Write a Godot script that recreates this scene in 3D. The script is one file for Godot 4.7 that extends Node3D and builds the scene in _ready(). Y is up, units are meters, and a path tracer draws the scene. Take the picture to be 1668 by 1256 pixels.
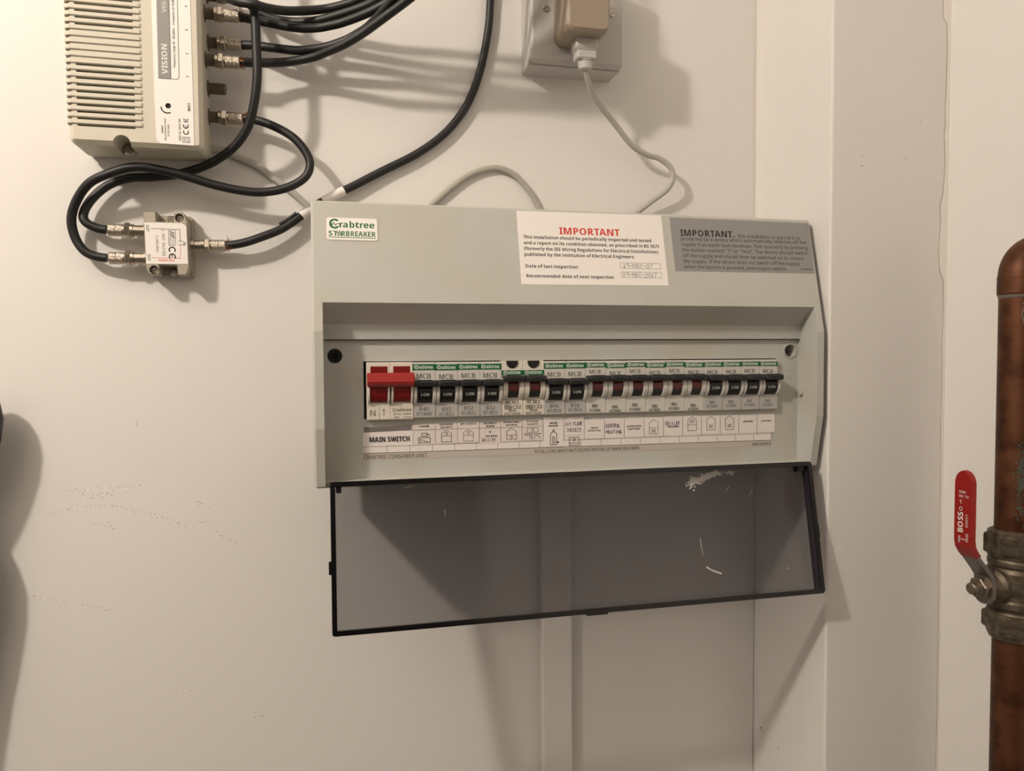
extends Node3D
# All building helpers take millimetres; the consumer unit's breaker row is centred on x = 0, y = 0, the plain wall is z = 0.
const FLOOR := 1500.0     # mm from the floor up to y = 0
var org := Vector3.ZERO   # base of the thing being built, mm
var M := {}
var fonts := {}
var caps := {}
var kept := {}
var rng := RandomNumberGenerator.new()

func _ready():
	rng.seed = 11
	# ---- camera, light, exposure
	var cam := Camera3D.new()
	cam.name = "camera"
	cam.position = Vector3(-0.20417, 0.02364 + FLOOR * 0.001, 0.68685)
	cam.rotation_degrees = Vector3(-2.357, -13.431, -0.3286)
	cam.fov = 53.676
	cam.near = 0.02
	add_child(cam)
	var env := Environment.new()
	env.background_mode = Environment.BG_COLOR
	env.background_color = Color(0, 0, 0)
	env.tonemap_mode = Environment.TONE_MAPPER_LINEAR
	env.tonemap_exposure = 1.0
	env.sdfgi_enabled = true
	env.ssao_enabled = true
	env.ssil_enabled = true
	var we := WorldEnvironment.new()
	we.name = "environment"
	we.environment = env
	add_child(we)
	materials()
	room()
	ceiling_lamp(Vector3(-898, 710, 684), 0.86)
	consumer_unit()
	breakers()
	amplifier()
	splitter()
	socket()
	coax_cables()
	grey_leads()
	pipework()
	trunking()
	handset()

# ---------------------------------------------------------------- materials
func noise_tex(freq: float, oct: int, ramp: Array, size := 256, type := FastNoiseLite.TYPE_SIMPLEX_SMOOTH, seed_ := 1) -> NoiseTexture2D:
	var n := FastNoiseLite.new()
	n.noise_type = type
	n.frequency = freq
	n.fractal_octaves = oct
	n.seed = seed_
	var t := NoiseTexture2D.new()
	t.width = size
	t.height = size
	t.seamless = true
	t.noise = n
	if ramp.size() > 0:
		var g := Gradient.new()
		g.offsets = PackedFloat32Array(ramp[0])
		g.colors = PackedColorArray(ramp[1])
		t.color_ramp = g
	return t

func mat(key: String, c: Color, rough := 0.5, metal := 0.0) -> StandardMaterial3D:
	var m := StandardMaterial3D.new()
	m.resource_name = key
	m.albedo_color = c
	m.roughness = rough
	m.metallic = metal
	M[key] = m
	return m

func relief(m: StandardMaterial3D, tex: Texture2D, cm: float, scale_: float, world := false):
	m.heightmap_enabled = true
	m.heightmap_texture = tex
	m.heightmap_scale = cm
	m.uv1_triplanar = true
	m.uv1_world_triplanar = world
	m.uv1_scale = Vector3.ONE * scale_

func mottled(m: StandardMaterial3D, tex: Texture2D, scale_: float):
	m.albedo_texture = tex
	m.uv1_triplanar = true
	m.uv1_scale = Vector3.ONE * scale_

func materials():
	var stipple := noise_tex(0.03, 4, [])
	var fine := noise_tex(0.11, 3, [], 256, FastNoiseLite.TYPE_SIMPLEX, 5)
	var w := mat("wall_paint", Color(0.88, 0.867, 0.852), 0.62)
	relief(w, stipple, 0.018, 7.0, true)
	var wm := mat("marked_wall_paint", Color.WHITE, 0.62)
	wm.albedo_texture = wall_marks()
	wm.texture_repeat = false
	var t := noise_tex(0.03, 4, [])
	wm.normal_enabled = false
	mat("chip_dark", Color(0.52, 0.46, 0.41), 0.7)
	mat("caulk", Color(0.93, 0.91, 0.88), 0.45)
	mat("floor_vinyl", Color(0.36, 0.30, 0.25), 0.5)
	mottled(M["floor_vinyl"], noise_tex(0.02, 3, [[0.3, 0.7], [Color(0.85, 0.85, 0.85), Color.WHITE]]), 1.5)
	# consumer unit: aged grey plastic with faint yellowing
	var cu := mat("unit_plastic", Color(0.735, 0.735, 0.715), 0.42)
	mottled(cu, noise_tex(0.012, 4, [[0.3, 0.5, 0.72], [Color(0.985, 0.975, 0.95), Color(0.995, 0.99, 0.98), Color(1, 1, 1)]], 256, FastNoiseLite.TYPE_SIMPLEX_SMOOTH, 8), 3.0)
	cu.roughness = 0.44
	mat("breaker_plastic", Color(0.80, 0.785, 0.755), 0.4)
	mat("breaker_grey", Color(0.70, 0.69, 0.675), 0.4)
	mat("switch_white", Color(0.86, 0.83, 0.78), 0.4)
	mat("black_plastic", Color(0.055, 0.055, 0.058), 0.38)
	mat("toggle_black", Color(0.13, 0.135, 0.14), 0.45)
	mat("red_plastic", Color(0.62, 0.16, 0.15), 0.4)
	mat("red_dark", Color(0.46, 0.06, 0.06), 0.4)
	mat("red_window", Color(0.36, 0.09, 0.09), 0.3)
	mat("band_green", Color(0.02, 0.38, 0.22), 0.4)
	mat("ink", Color(0.13, 0.12, 0.12), 0.7)
	mat("ink_pale", Color(0.40, 0.38, 0.36), 0.7)
	mat("ink_white", Color(0.86, 0.87, 0.85), 0.6)
	mat("ink_red", Color(0.82, 0.20, 0.16), 0.6)
	mat("ink_green", Color(0.03, 0.40, 0.20), 0.6)
	mat("ink_blue", Color(0.25, 0.23, 0.36), 0.7)
	mat("paper", Color(0.90, 0.87, 0.85), 0.6)
	mat("tag_dark", Color(0.87, 0.83, 0.81), 0.6)
	mat("label_white", Color(0.93, 0.91, 0.89), 0.5)
	mat("label_grey", Color(0.56, 0.555, 0.55), 0.5)
	mat("label_dark_grey", Color(0.56, 0.55, 0.535), 0.5)
	mat("chart_grey", Color(0.74, 0.705, 0.67), 0.55)
	mat("chart_bar", Color(0.47, 0.44, 0.43), 0.55)
	# smoked acrylic
	for k in [["smoked_pane", 0.33, Color(0.165, 0.15, 0.21)], ["smoked_wall", 0.78, Color(0.17, 0.155, 0.19)]]:
		var s := mat(k[0], Color(k[2].r, k[2].g, k[2].b, k[1]), 0.06)
		s.transparency = BaseMaterial3D.TRANSPARENCY_ALPHA
		s.metallic_specular = 0.36
	mat("edge_black", Color(0.05, 0.045, 0.05), 0.25)
	mat("splash_paint", Color(0.80, 0.79, 0.77), 0.7)
	# amplifier
	var am := mat("amp_plastic", Color(0.80, 0.775, 0.71), 0.5)
	relief(am, fine, 0.006, 70.0)
	mat("steel", Color(0.72, 0.69, 0.64), 0.32, 0.9)
	mat("nickel", Color(0.74, 0.70, 0.64), 0.3, 0.92)
	mat("dull_nickel", Color(0.50, 0.46, 0.41), 0.42, 0.85)
	var cr := mat("crimp_nickel", Color(0.78, 0.74, 0.68), 0.33, 0.9)
	relief(cr, noise_tex(0.06, 1, [], 128, FastNoiseLite.TYPE_CELLULAR, 3), 0.035, 200.0)
	var zn := mat("cast_zinc", Color(0.74, 0.715, 0.66), 0.55, 0.45)
	mottled(zn, noise_tex(0.13, 2, [[0.3, 0.55, 0.75], [Color(0.78, 0.77, 0.74), Color(0.93, 0.92, 0.9), Color(1, 1, 1)]], 256, FastNoiseLite.TYPE_SIMPLEX, 4), 24.0)
	relief(zn, fine, 0.008, 60.0)
	mat("cable_black", Color(0.085, 0.085, 0.09), 0.5)
	mat("copper_strand", Color(0.66, 0.42, 0.28), 0.35, 0.85)
	mat("cord_grey", Color(0.69, 0.675, 0.645), 0.42)
	mat("cord_tan", Color(0.66, 0.645, 0.605), 0.45)
	mat("socket_plastic", Color(0.75, 0.735, 0.72), 0.42)
	mat("plug_plastic", Color(0.60, 0.545, 0.48), 0.45)
	# pipework
	var cp := mat("copper", Color(0.39, 0.245, 0.155), 0.5, 0.65)
	mottled(cp, noise_tex(0.02, 5, [[0.22, 0.42, 0.6, 0.8], [Color(0.70, 0.66, 0.64), Color(0.84, 0.81, 0.78), Color(0.95, 0.93, 0.9), Color(1, 1, 1)]], 512, FastNoiseLite.TYPE_SIMPLEX_SMOOTH, 12), 4.0)
	mat("solder", Color(0.50, 0.47, 0.43), 0.5, 0.6)
	mat("verdigris", Color(0.27, 0.33, 0.29), 0.8)
	var br := mat("valve_metal", Color(0.46, 0.42, 0.365), 0.5, 0.7)
	mottled(br, noise_tex(0.03, 4, [[0.3, 0.7], [Color(0.72, 0.70, 0.66), Color(1, 1, 1)]], 256, FastNoiseLite.TYPE_SIMPLEX_SMOOTH, 9), 14.0)
	mat("lever_steel", Color(0.47, 0.45, 0.43), 0.4, 0.75)
	mat("lever_red", Color(0.56, 0.085, 0.06), 0.4)
	mat("handset_black", Color(0.09, 0.075, 0.07), 0.4)
	var bulb := mat("bulb_glow", Color(1, 0.97, 0.92), 0.4)
	bulb.emission_enabled = true
	bulb.emission = Color(1.0, 0.90, 0.76)
	bulb.emission_energy_multiplier = 4.0

# paint of the plain wall, with the scuffs and specks that are on it (region x -460..220, y -420..340 mm)
func wall_marks() -> ImageTexture:
	var n := 2048
	var base := Color(0.88, 0.867, 0.852)
	var im := Image.create(n, n, false, Image.FORMAT_RGB8)
	im.fill(base)
	var r := RandomNumberGenerator.new()
	r.seed = 5
	var dot := func(x: float, y: float, c: Color, w: int, h: int):
		im.fill_rect(Rect2i(int((x + 460.0) / 680.0 * n), int((340.0 - y) / 760.0 * n), w, h), c)
	# faint horizontal brush marks
	for i in 2600:
		var k := r.randf_range(-0.012, 0.012)
		dot.call(r.randf_range(-460, 200), r.randf_range(-420, 340), Color(base.r + k, base.g + k, base.b + k), r.randi_range(12, 90), 1)
	var lines := [
		[[-412, -86], [-359, -86], 60, 4.0], [[-412, -92], [-375, -90], 30, 3.0], [[-428, -105], [-410, -99], 14, 2.0], [[-410, -99], [-378, -100], 24, 1.5],
		[[-378, -100], [-350, -110], 26, 2.0], [[-350, -110], [-321, -120], 26, 2.0], [[-321, -120], [-304, -115], 16, 2.0], [[-397, -113], [-381, -117], 18, 2.0],
		[[-321, -98], [-304, -106], 14, 1.5], [[-302, -126], [-295, -132], 16, 1.2], [[-295, -132], [-283, -138], 18, 1.2], [[-444, -171], [-417, -178], 22, 1.5], [[-417, -178], [-383, -188], 26, 2.0],
		[[-350, -68], [-338, -74], 8, 2.0], [[-362, -30], [-361, -33], 8, 0.5], [[-273, -291], [-266, -291], 16, 0.6], [[73, -266], [92, -277], 26, 0.6], [[-12, 158], [-10, 156], 5, 0.8], [[-345, -260], [-320, -262], 14, 1.0]]
	for l in lines:
		for i in l[2]:
			var f := r.randf()
			var x := lerpf(l[0][0], l[1][0], f) + r.randfn(0, l[3] * 0.5)
			var y := lerpf(l[0][1], l[1][1], f) + r.randfn(0, l[3] * 0.5)
			var c: Color = [Color(0.64, 0.58, 0.53), Color(0.74, 0.69, 0.64), Color(0.70, 0.63, 0.57), Color(0.97, 0.95, 0.93)][r.randi() % 4]
			dot.call(x, y, c, r.randi_range(1, 3), r.randi_range(1, 2))
	for i in 90:
		var k := r.randf_range(0.72, 0.84)
		dot.call(r.randf_range(-440, 200), r.randf_range(-400, 330), Color(k, k * 0.965, k * 0.92), r.randi_range(1, 3), r.randi_range(1, 2))
	return ImageTexture.create_from_image(im)

# ---------------------------------------------------------------- mesh helpers (mm)
func nst() -> SurfaceTool:
	var st := SurfaceTool.new()
	st.begin(Mesh.PRIMITIVE_TRIANGLES)
	st.set_smooth_group(-1)
	return st

func tri(st: SurfaceTool, a: Vector3, b: Vector3, c: Vector3):   # counter-clockwise seen from outside
	st.add_vertex((a - org) * 0.001)
	st.add_vertex((c - org) * 0.001)
	st.add_vertex((b - org) * 0.001)

func quad(st: SurfaceTool, a: Vector3, b: Vector3, c: Vector3, d: Vector3):
	tri(st, a, b, c)
	tri(st, a, c, d)

func ccw(p: PackedVector2Array) -> PackedVector2Array:
	if Geometry2D.is_polygon_clockwise(p):
		return p
	var q := p.duplicate()
	q.reverse()
	return q

func area2(p: PackedVector2Array) -> float:
	var s := 0.0
	for i in p.size():
		s += p[i].cross(p[(i + 1) % p.size()])
	return s

func inset(p: PackedVector2Array, d: float) -> PackedVector2Array:
	if d == 0.0:
		return p
	var o := PackedVector2Array()
	var n := p.size()
	for i in n:
		var a := (p[i] - p[(i + n - 1) % n]).normalized()
		var b := (p[(i + 1) % n] - p[i]).normalized()
		var na := Vector2(-a.y, a.x)
		var nb := Vector2(-b.y, b.x)
		var m := na + nb
		o.append(p[i] + m * (d / maxf(0.35, 1.0 + na.dot(nb))))
	return o

# polygon in the xy plane of xf, from z0 to z1, with chamfers b0 and b1
func prism(st: SurfaceTool, poly: PackedVector2Array, z0: float, z1: float, xf := Transform3D.IDENTITY, b0 := 0.0, b1 := 0.0, smooth := false):
	var p := poly.duplicate()
	if area2(p) < 0:
		p.reverse()
	var rings := []
	if b0 > 0:
		rings.append([inset(p, b0), z0])
		rings.append([p, z0 + b0])
	else:
		rings.append([p, z0])
	if b1 > 0:
		rings.append([p, z1 - b1])
		rings.append([inset(p, b1), z1])
	else:
		rings.append([p, z1])
	var n := p.size()
	if smooth:
		st.set_smooth_group(1)
	for k in rings.size() - 1:
		var lo: PackedVector2Array = rings[k][0]
		var hi: PackedVector2Array = rings[k + 1][0]
		for i in n:
			var j := (i + 1) % n
			quad(st, xf * Vector3(lo[i].x, lo[i].y, rings[k][1]), xf * Vector3(lo[j].x, lo[j].y, rings[k][1]), xf * Vector3(hi[j].x, hi[j].y, rings[k + 1][1]), xf * Vector3(hi[i].x, hi[i].y, rings[k + 1][1]))
	st.set_smooth_group(-1)
	for e in [0, rings.size() - 1]:
		var r: PackedVector2Array = rings[e][0]
		var z: float = rings[e][1]
		var ix := Geometry2D.triangulate_polygon(r)
		for k in range(0, ix.size(), 3):
			var a := r[ix[k]]
			var b := r[ix[k + 1]]
			var c := r[ix[k + 2]]
			var up := (b - a).cross(c - a) > 0
			if up != (e > 0):
				var s := b
				b = c
				c = s
			tri(st, xf * Vector3(a.x, a.y, z), xf * Vector3(b.x, b.y, z), xf * Vector3(c.x, c.y, z))

func rrect(x0: float, y0: float, x1: float, y1: float, r := 0.0, n := 4) -> PackedVector2Array:
	if r <= 0:
		return PackedVector2Array([Vector2(x0, y0), Vector2(x1, y0), Vector2(x1, y1), Vector2(x0, y1)])
	var o := PackedVector2Array()
	for k in 4:
		var cx: float = [x1 - r, x0 + r, x0 + r, x1 - r][k]
		var cy: float = [y1 - r, y1 - r, y0 + r, y0 + r][k]
		for i in n + 1:
			var a := (k + float(i) / n) * PI / 2
			o.append(Vector2(cx + r * cos(a), cy + r * sin(a)))
	return o

func ngon(cx: float, cy: float, r: float, n: int, a0 := 0.0) -> PackedVector2Array:
	var o := PackedVector2Array()
	for i in n:
		o.append(Vector2(cx + r * cos(a0 + TAU * i / n), cy + r * sin(a0 + TAU * i / n)))
	return o

func poly(l: Array) -> PackedVector2Array:
	var o := PackedVector2Array()
	for q in l:
		o.append(Vector2(q[0], q[1]))
	return o

func box(st: SurfaceTool, x0: float, y0: float, z0: float, x1: float, y1: float, z1: float, b := 0.0, xf := Transform3D.IDENTITY):
	if b > 0:
		prism(st, rrect(x0, y0, x1, y1, b, 1), z0, z1, xf, b, b)
	else:
		prism(st, rrect(x0, y0, x1, y1), z0, z1, xf)

# transform whose local z runs along dir from at
func along(at: Vector3, dir: Vector3, up := Vector3.UP) -> Transform3D:
	var z := dir.normalized()
	if absf(z.dot(up)) > 0.95:
		up = Vector3.BACK
	var x := up.cross(z).normalized()
	return Transform3D(Basis(x, z.cross(x), z), at)

# profiles drawn in (y, z), extruded along x
func side_profile() -> Transform3D:
	return Transform3D(Basis(Vector3(0, 1, 0), Vector3(0, 0, 1), Vector3(1, 0, 0)), Vector3.ZERO)

# profile of (radius, height) round local z
func lathe(st: SurfaceTool, prof: Array, xf: Transform3D, sides := 24, smooth := true):
	for k in prof.size() - 1:
		st.set_smooth_group(k + 2 if smooth else -1)
		var r0: float = prof[k][0]
		var r1: float = prof[k + 1][0]
		for i in sides:
			var a := TAU * i / sides
			var b := TAU * (i + 1) / sides
			var p0 := xf * Vector3(r0 * cos(a), r0 * sin(a), prof[k][1])
			var p1 := xf * Vector3(r0 * cos(b), r0 * sin(b), prof[k][1])
			var p2 := xf * Vector3(r1 * cos(b), r1 * sin(b), prof[k + 1][1])
			var p3 := xf * Vector3(r1 * cos(a), r1 * sin(a), prof[k + 1][1])
			if r0 > 0:
				tri(st, p0, p1, p2) if r1 > 0 else tri(st, p0, p1, p2)
			if r1 > 0:
				tri(st, p0, p2, p3)
	st.set_smooth_group(-1)

func spline(pts: Array, sub: int) -> Array:
	var o := []
	var n := pts.size()
	for i in n - 1:
		var p0: Vector3 = pts[maxi(i - 1, 0)]
		var p1: Vector3 = pts[i]
		var p2: Vector3 = pts[i + 1]
		var p3: Vector3 = pts[mini(i + 2, n - 1)]
		for k in sub:
			var t := float(k) / sub
			o.append(0.5 * ((2.0 * p1) + (p2 - p0) * t + (2.0 * p0 - 5.0 * p1 + 4.0 * p2 - p3) * t * t + (3.0 * p1 - p0 - 3.0 * p2 + p3) * t * t * t))
	o.append(pts[n - 1])
	return o

func tube(st: SurfaceTool, raw: Array, r: float, sides := 12, sub := 6, flat := 1.0):
	var pts := spline(raw, sub)
	var n := pts.size()
	var x := Vector3.ZERO
	var rings := []
	for i in n:
		var d: Vector3 = (pts[mini(i + 1, n - 1)] - pts[maxi(i - 1, 0)]).normalized()
		if i == 0:
			x = Vector3.BACK.cross(d).normalized() if absf(d.z) < 0.9 else Vector3.UP.cross(d).normalized()
		x = (x - d * x.dot(d)).normalized()
		var y := d.cross(x)
		var ring := []
		for k in sides:
			var a := TAU * k / sides
			ring.append(pts[i] + x * (r * cos(a)) + y * (r * flat * sin(a)))
		rings.append(ring)
	st.set_smooth_group(1)
	for i in n - 1:
		for k in sides:
			var j := (k + 1) % sides
			quad(st, rings[i][k], rings[i][j], rings[i + 1][j], rings[i + 1][k])
	st.set_smooth_group(-1)
	for k in sides:
		var j := (k + 1) % sides
		tri(st, pts[0], rings[0][j], rings[0][k])
		tri(st, pts[n - 1], rings[n - 1][k], rings[n - 1][j])

func font(bold: bool, serif := false) -> SystemFont:
	var key := str(bold) + str(serif)
	if not fonts.has(key):
		var f := SystemFont.new()
		f.font_names = PackedStringArray(["Droid Serif" if serif else "Droid Sans"])
		f.font_weight = 700 if bold else 400
		fonts[key] = f
	return fonts[key]

func text_arrays(s: String, bold: bool) -> Array:
	var tm := TextMesh.new()
	tm.text = s
	tm.font = font(bold)
	tm.font_size = 24
	tm.pixel_size = 1.0
	tm.depth = 1.0
	tm.curve_step = 0.8
	tm.horizontal_alignment = HORIZONTAL_ALIGNMENT_LEFT
	tm.vertical_alignment = VERTICAL_ALIGNMENT_CENTER
	return tm.get_mesh_arrays()

# one line of lettering: x0, baseline y, capital height; width 0 keeps the font's own
func text(st: SurfaceTool, s: String, x0: float, y: float, cap: float, width := 0.0, xf := Transform3D.IDENTITY, bold := false, centre := false):
	if not caps.has(bold):
		var h := text_arrays("H", bold)
		var lo := 1e9
		var hi := -1e9
		for q in h[Mesh.ARRAY_VERTEX]:
			lo = minf(lo, q.y)
			hi = maxf(hi, q.y)
		caps[bold] = [lo, hi - lo]
	var a := text_arrays(s, bold)
	var vs: PackedVector3Array = a[Mesh.ARRAY_VERTEX]
	var l := 1e9
	var h2 := -1e9
	for q in vs:
		l = minf(l, q.x)
		h2 = maxf(h2, q.x)
	var ky: float = cap / caps[bold][1]
	var kx := ky if width <= 0 else width / maxf(0.001, h2 - l)
	var shift := x0 - (kx * (h2 - l) * 0.5 if centre else 0.0)
	var ix: PackedInt32Array = a[Mesh.ARRAY_INDEX]
	for k in range(0, ix.size(), 3):
		var t := []
		for e in [0, 2, 1]:
			var q := vs[ix[k + e]]
			t.append(xf * Vector3((q.x - l) * kx + shift, (q.y - caps[bold][0]) * ky + y, q.z * 0.04 + 0.03))
		tri(st, t[0], t[1], t[2])

# a pen stroke along points, w wide, on the xy plane of xf
func stroke(st: SurfaceTool, pts: Array, w: float, xf := Transform3D.IDENTITY, closed := false):
	var n := pts.size()
	for i in (n if closed else n - 1):
		var a := Vector2(pts[i][0], pts[i][1])
		var b := Vector2(pts[(i + 1) % n][0], pts[(i + 1) % n][1])
		var d := (b - a).normalized() * w * 0.5
		var s := Vector2(-d.y, d.x)
		prism(st, PackedVector2Array([a - d - s, b + d - s, b + d + s, a - d + s]), 0.0, 0.06, xf)

# an arc of even width as one piece
func arc_band(st: SurfaceTool, x: float, y: float, r: float, w: float, a0: float, a1: float, xf := Transform3D.IDENTITY):
	var p := PackedVector2Array()
	for q in circle_pts(x, y, r + w * 0.5, 18, a0, a1):
		p.append(Vector2(q[0], q[1]))
	for q in circle_pts(x, y, r - w * 0.5, 18, a1, a0):
		p.append(Vector2(q[0], q[1]))
	prism(st, p, 0.0, 0.06, xf)

func circle_pts(x: float, y: float, r: float, n := 12, a0 := 0.0, a1 := TAU) -> Array:
	var o := []
	for i in n + 1:
		var a := lerpf(a0, a1, float(i) / n)
		o.append([x + r * cos(a), y + r * sin(a)])
	return o

# hand-printed letters on a 4 x 6 grid
const PEN := {"A": "00 26 40|12 32", "C": "35 26 05 02 10 31", "E": "40 00 06 36|03 33", "F": "00 06 46|03 33", "G": "36 16 03 10 30 33 23", "H": "00 06|40 46|03 43", "I": "20 26", "K": "00 06|46 03 40", "L": "06 00 30", "M": "00 06 23 46 40",
	"N": "00 06 40 46", "O": "20 02 15 36 43 20", "R": "00 06 36 34 03 40", "S": "45 26 05 33 31 10 00", "T": "20 26|06 46", "U": "06 02 10 30 46", "Y": "06 23 46|23 20", "t": "26 20 30|14 34", "s": "33 13 12 31 10", "l": "26 20", "i": "20 23|25 25", "y": "04 22|44 10",
	"0": "20 02 15 36 43 20", "1": "10 26 20", "2": "05 26 45 00 40", "7": "06 46 10", "9": "44 13 05 26 45 40", "-": "03 43", "D": "00 06 36 44 42 30 00", " ": ""}

func hand(st: SurfaceTool, s: String, x0: float, y: float, h: float, width: float, w: float, xf := Transform3D.IDENTITY):
	var step := width / s.length()
	var r := RandomNumberGenerator.new()
	r.seed = s.hash()
	for i in s.length():
		var g: String = PEN[s[i]]
		var dy := r.randf_range(-0.1, 0.1) * h
		for part_ in g.split("|", false):
			var pts := []
			for c in part_.split(" ", false):
				pts.append([x0 + step * (i + 0.78 * float(c[0]) / 4.0), y + dy + h * (float(c[1]) / 6.0) + r.randf_range(-0.03, 0.03) * h])
			stroke(st, pts, w, xf)

# ---------------------------------------------------------------- node helpers
func thing(called: String, label: String, category: String, at: Vector3, group := "") -> Node3D:
	var o := Node3D.new()
	o.name = called
	add_child(o, true)
	o.position = Vector3(at.x, at.y + FLOOR, at.z) * 0.001
	o.set_meta("label", label)
	o.set_meta("category", category)
	if group:
		o.set_meta("group", group)
	org = at
	return o

func part(called: String, st: SurfaceTool, material: String, parent: Node3D, label := "") -> MeshInstance3D:
	st.generate_normals()
	st.index()
	var o := MeshInstance3D.new()
	o.name = called
	o.mesh = st.commit()
	o.material_override = M[material]
	parent.add_child(o, true)
	if label:
		o.set_meta("label", label)
	return o

func structure(called: String, st: SurfaceTool, material: String) -> MeshInstance3D:
	st.generate_normals()
	st.index()
	var o := MeshInstance3D.new()
	o.name = called
	o.mesh = st.commit()
	o.material_override = M[material]
	add_child(o, true)
	o.position = Vector3(org.x, org.y + FLOOR, org.z) * 0.001
	o.set_meta("kind", "structure")
	return o

# ---------------------------------------------------------------- the room
func room():
	org = Vector3(-500, 0, 0)
	var st := nst()
	# back wall with its marks mapped on; a hair's gap at its end is the open joint beside the boxing
	var x0 := -2750.0
	var x1 := 211.2
	for f in [[Vector3(x0, -1500, 0), Vector3(x1, -1500, 0), Vector3(x1, 900, 0), Vector3(x0, 900, 0)]]:
		for k in [0, 2, 1, 0, 3, 2]:
			var q: Vector3 = f[k]
			st.set_uv(Vector2((q.x + 460.0) / 680.0, (340.0 - q.y) / 760.0))
			st.add_vertex((q - org) * 0.001)
	st.set_uv(Vector2.ZERO)
	quad(st, Vector3(x1, -1500, 0), Vector3(x1, -1500, -100), Vector3(x1, 900, -100), Vector3(x1, 900, 0))
	quad(st, Vector3(x1, -1500, -100), Vector3(x0, -1500, -100), Vector3(x0, 900, -100), Vector3(x1, 900, -100))
	quad(st, Vector3(x0, -1500, -100), Vector3(x0, -1500, 0), Vector3(x0, 900, 0), Vector3(x0, 900, -100))
	quad(st, Vector3(x0, 900, 0), Vector3(x1, 900, 0), Vector3(x1, 900, -100), Vector3(x0, 900, -100))
	quad(st, Vector3(x0, -1500, -100), Vector3(x1, -1500, -100), Vector3(x1, -1500, 0), Vector3(x0, -1500, 0))
	structure("wall_back", st, "marked_wall_paint")
	# boxing: its flank faces the unit, its front is parallel to the wall; rounded painted edge
	org = Vector3(265, 0, 50)
	st = nst()
	var up := Transform3D(Basis(Vector3(1, 0, 0), Vector3(0, 0, 1), Vector3(0, -1, 0)), Vector3.ZERO)   # (x, z) drawn, extruded along -y
	var prof := PackedVector2Array([Vector2(212, -100), Vector2(318, -100), Vector2(318, 114.5)])
	for i in 6:
		var a := PI / 2 + PI / 2 * i / 5.0
		prof.append(Vector2(214.2 + 2.2 * cos(a), 112.3 + 2.2 * sin(a)))
	prism(st, prof, -900, 1500, up)
	var crack := [[324.5, 900], [322.0, 420], [321.5, 331], [322.5, 315], [326.2, 311], [326.8, 289], [326.4, 252], [325.6, 236], [326.3, 225], [325.0, 216], [326.6, 190], [326.2, 177], [324.4, 161], [321.8, 152], [323.2, 140], [321.4, 117], [322.5, 96], [326.9, 86], [327.6, 60], [326.8, 30], [327.4, 9], [327.0, -40], [327.9, -101], [327.6, -174], [328.3, -260], [328.0, -359], [328.0, -1500]]
	var strip := PackedVector2Array([Vector2(318, -1500), Vector2(318, 900)])
	for q in crack:
		strip.append(Vector2(q[0] - 0.3, q[1]))
	prism(st, strip, 70, 114.5)
	var wall := structure("wall_boxing", st, "wall_paint")
	# small chips and dents in its paint
	var r := RandomNumberGenerator.new()
	r.seed = 3
	for q in [[212, -353, 14, 1.2], [212, -356, 15.5, 0.7], [212, -369, 19, 0.6], [212, -374, 19, 0.5], [212, -358, 44, 0.8], [212, -359, 47, 0.5], [225, -147, 114.5, 1.3], [227, -153, 114.5, 1.0], [242, 191, 114.5, 0.6], [242, 183, 114.5, 0.6], [286, 192, 114.5, 0.6], [301, 224, 114.5, 0.5]]:
		var chip := nst()
		var flank: bool = q[0] < 213
		var xf := along(Vector3(q[0], q[1], q[2]), Vector3.LEFT if flank else Vector3.BACK)
		var fl := PackedVector2Array()
		for k in 8:
			var a := TAU * k / 8.0
			var rad: float = q[3] * r.randf_range(0.6, 1.15)
			fl.append(Vector2(rad * cos(a), rad * sin(a) * 1.2))
		prism(chip, fl, -0.1, 0.2, xf, 0.0, 0.1)
		chip.generate_normals()
		var o := MeshInstance3D.new()
		o.name = "paint_chip"
		o.mesh = chip.commit()
		o.material_override = M["chip_dark" if flank or q[1] > 0 else "caulk"]
		wall.add_child(o, true)
	# cracked filler between boxing and the next wall
	st = nst()
	var fill := PackedVector2Array([Vector2(331, 900), Vector2(331, -1500)])
	for i in crack.size():
		var q: Array = crack[crack.size() - 1 - i]
		var wide := 0.3 + 0.55 * absf(sin(i * 2.3)) * (1.0 if q[1] > 80 else 0.35)
		fill.append(Vector2(q[0] + wide, q[1]))
	prism(st, fill, 70, 114.7)
	structure("trim_1", st, "caulk")
	# filler bead in the corner above the unit
	org = Vector3(211, 300, 2)
	st = nst()
	var cove := PackedVector2Array([Vector2(212.4, -0.5), Vector2(212.4, 4.5)])
	for i in 5:
		var a := PI + PI / 2 * (i + 0.5) / 5.0
		cove.append(Vector2(207.5 + 4.5 + 4.5 * cos(a) * 1.0, 4.5 + 4.5 * sin(a)))
	cove.append(Vector2(207.5, -0.5))
	prism(st, cove, -900, -133, up)
	structure("trim_2", st, "caulk")
	org = Vector3(380, 0, 700)
	st = nst()
	box(st, 330.5, -1500, -100, 430, 900, 1600)
	structure("wall_right", st, "wall_paint")
	org = Vector3(-2800, 0, 700)
	st = nst()
	box(st, -2850, -1500, -100, -2750, 900, 1600)
	structure("wall_left", st, "wall_paint")
	org = Vector3(-500, 0, 1550)
	st = nst()
	# doorway behind the viewer, open to an unlit passage
	prism(st, poly([[-2850, -1500], [-1000, -1500], [-1000, 520], [200, 520], [200, -1500], [430, -1500], [430, 900], [-2850, 900]]), 1500, 1600)
	structure("wall_front", st, "wall_paint")
	org = Vector3(-500, -1500, 700)
	st = nst()
	box(st, -2850, -1600, -100, 430, -1500, 1600)
	structure("floor", st, "floor_vinyl")
	org = Vector3(-500, 900, 700)
	st = nst()
	box(st, -2850, 900, -100, 430, 1000, 1600)
	structure("ceiling", st, "wall_paint")

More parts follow.
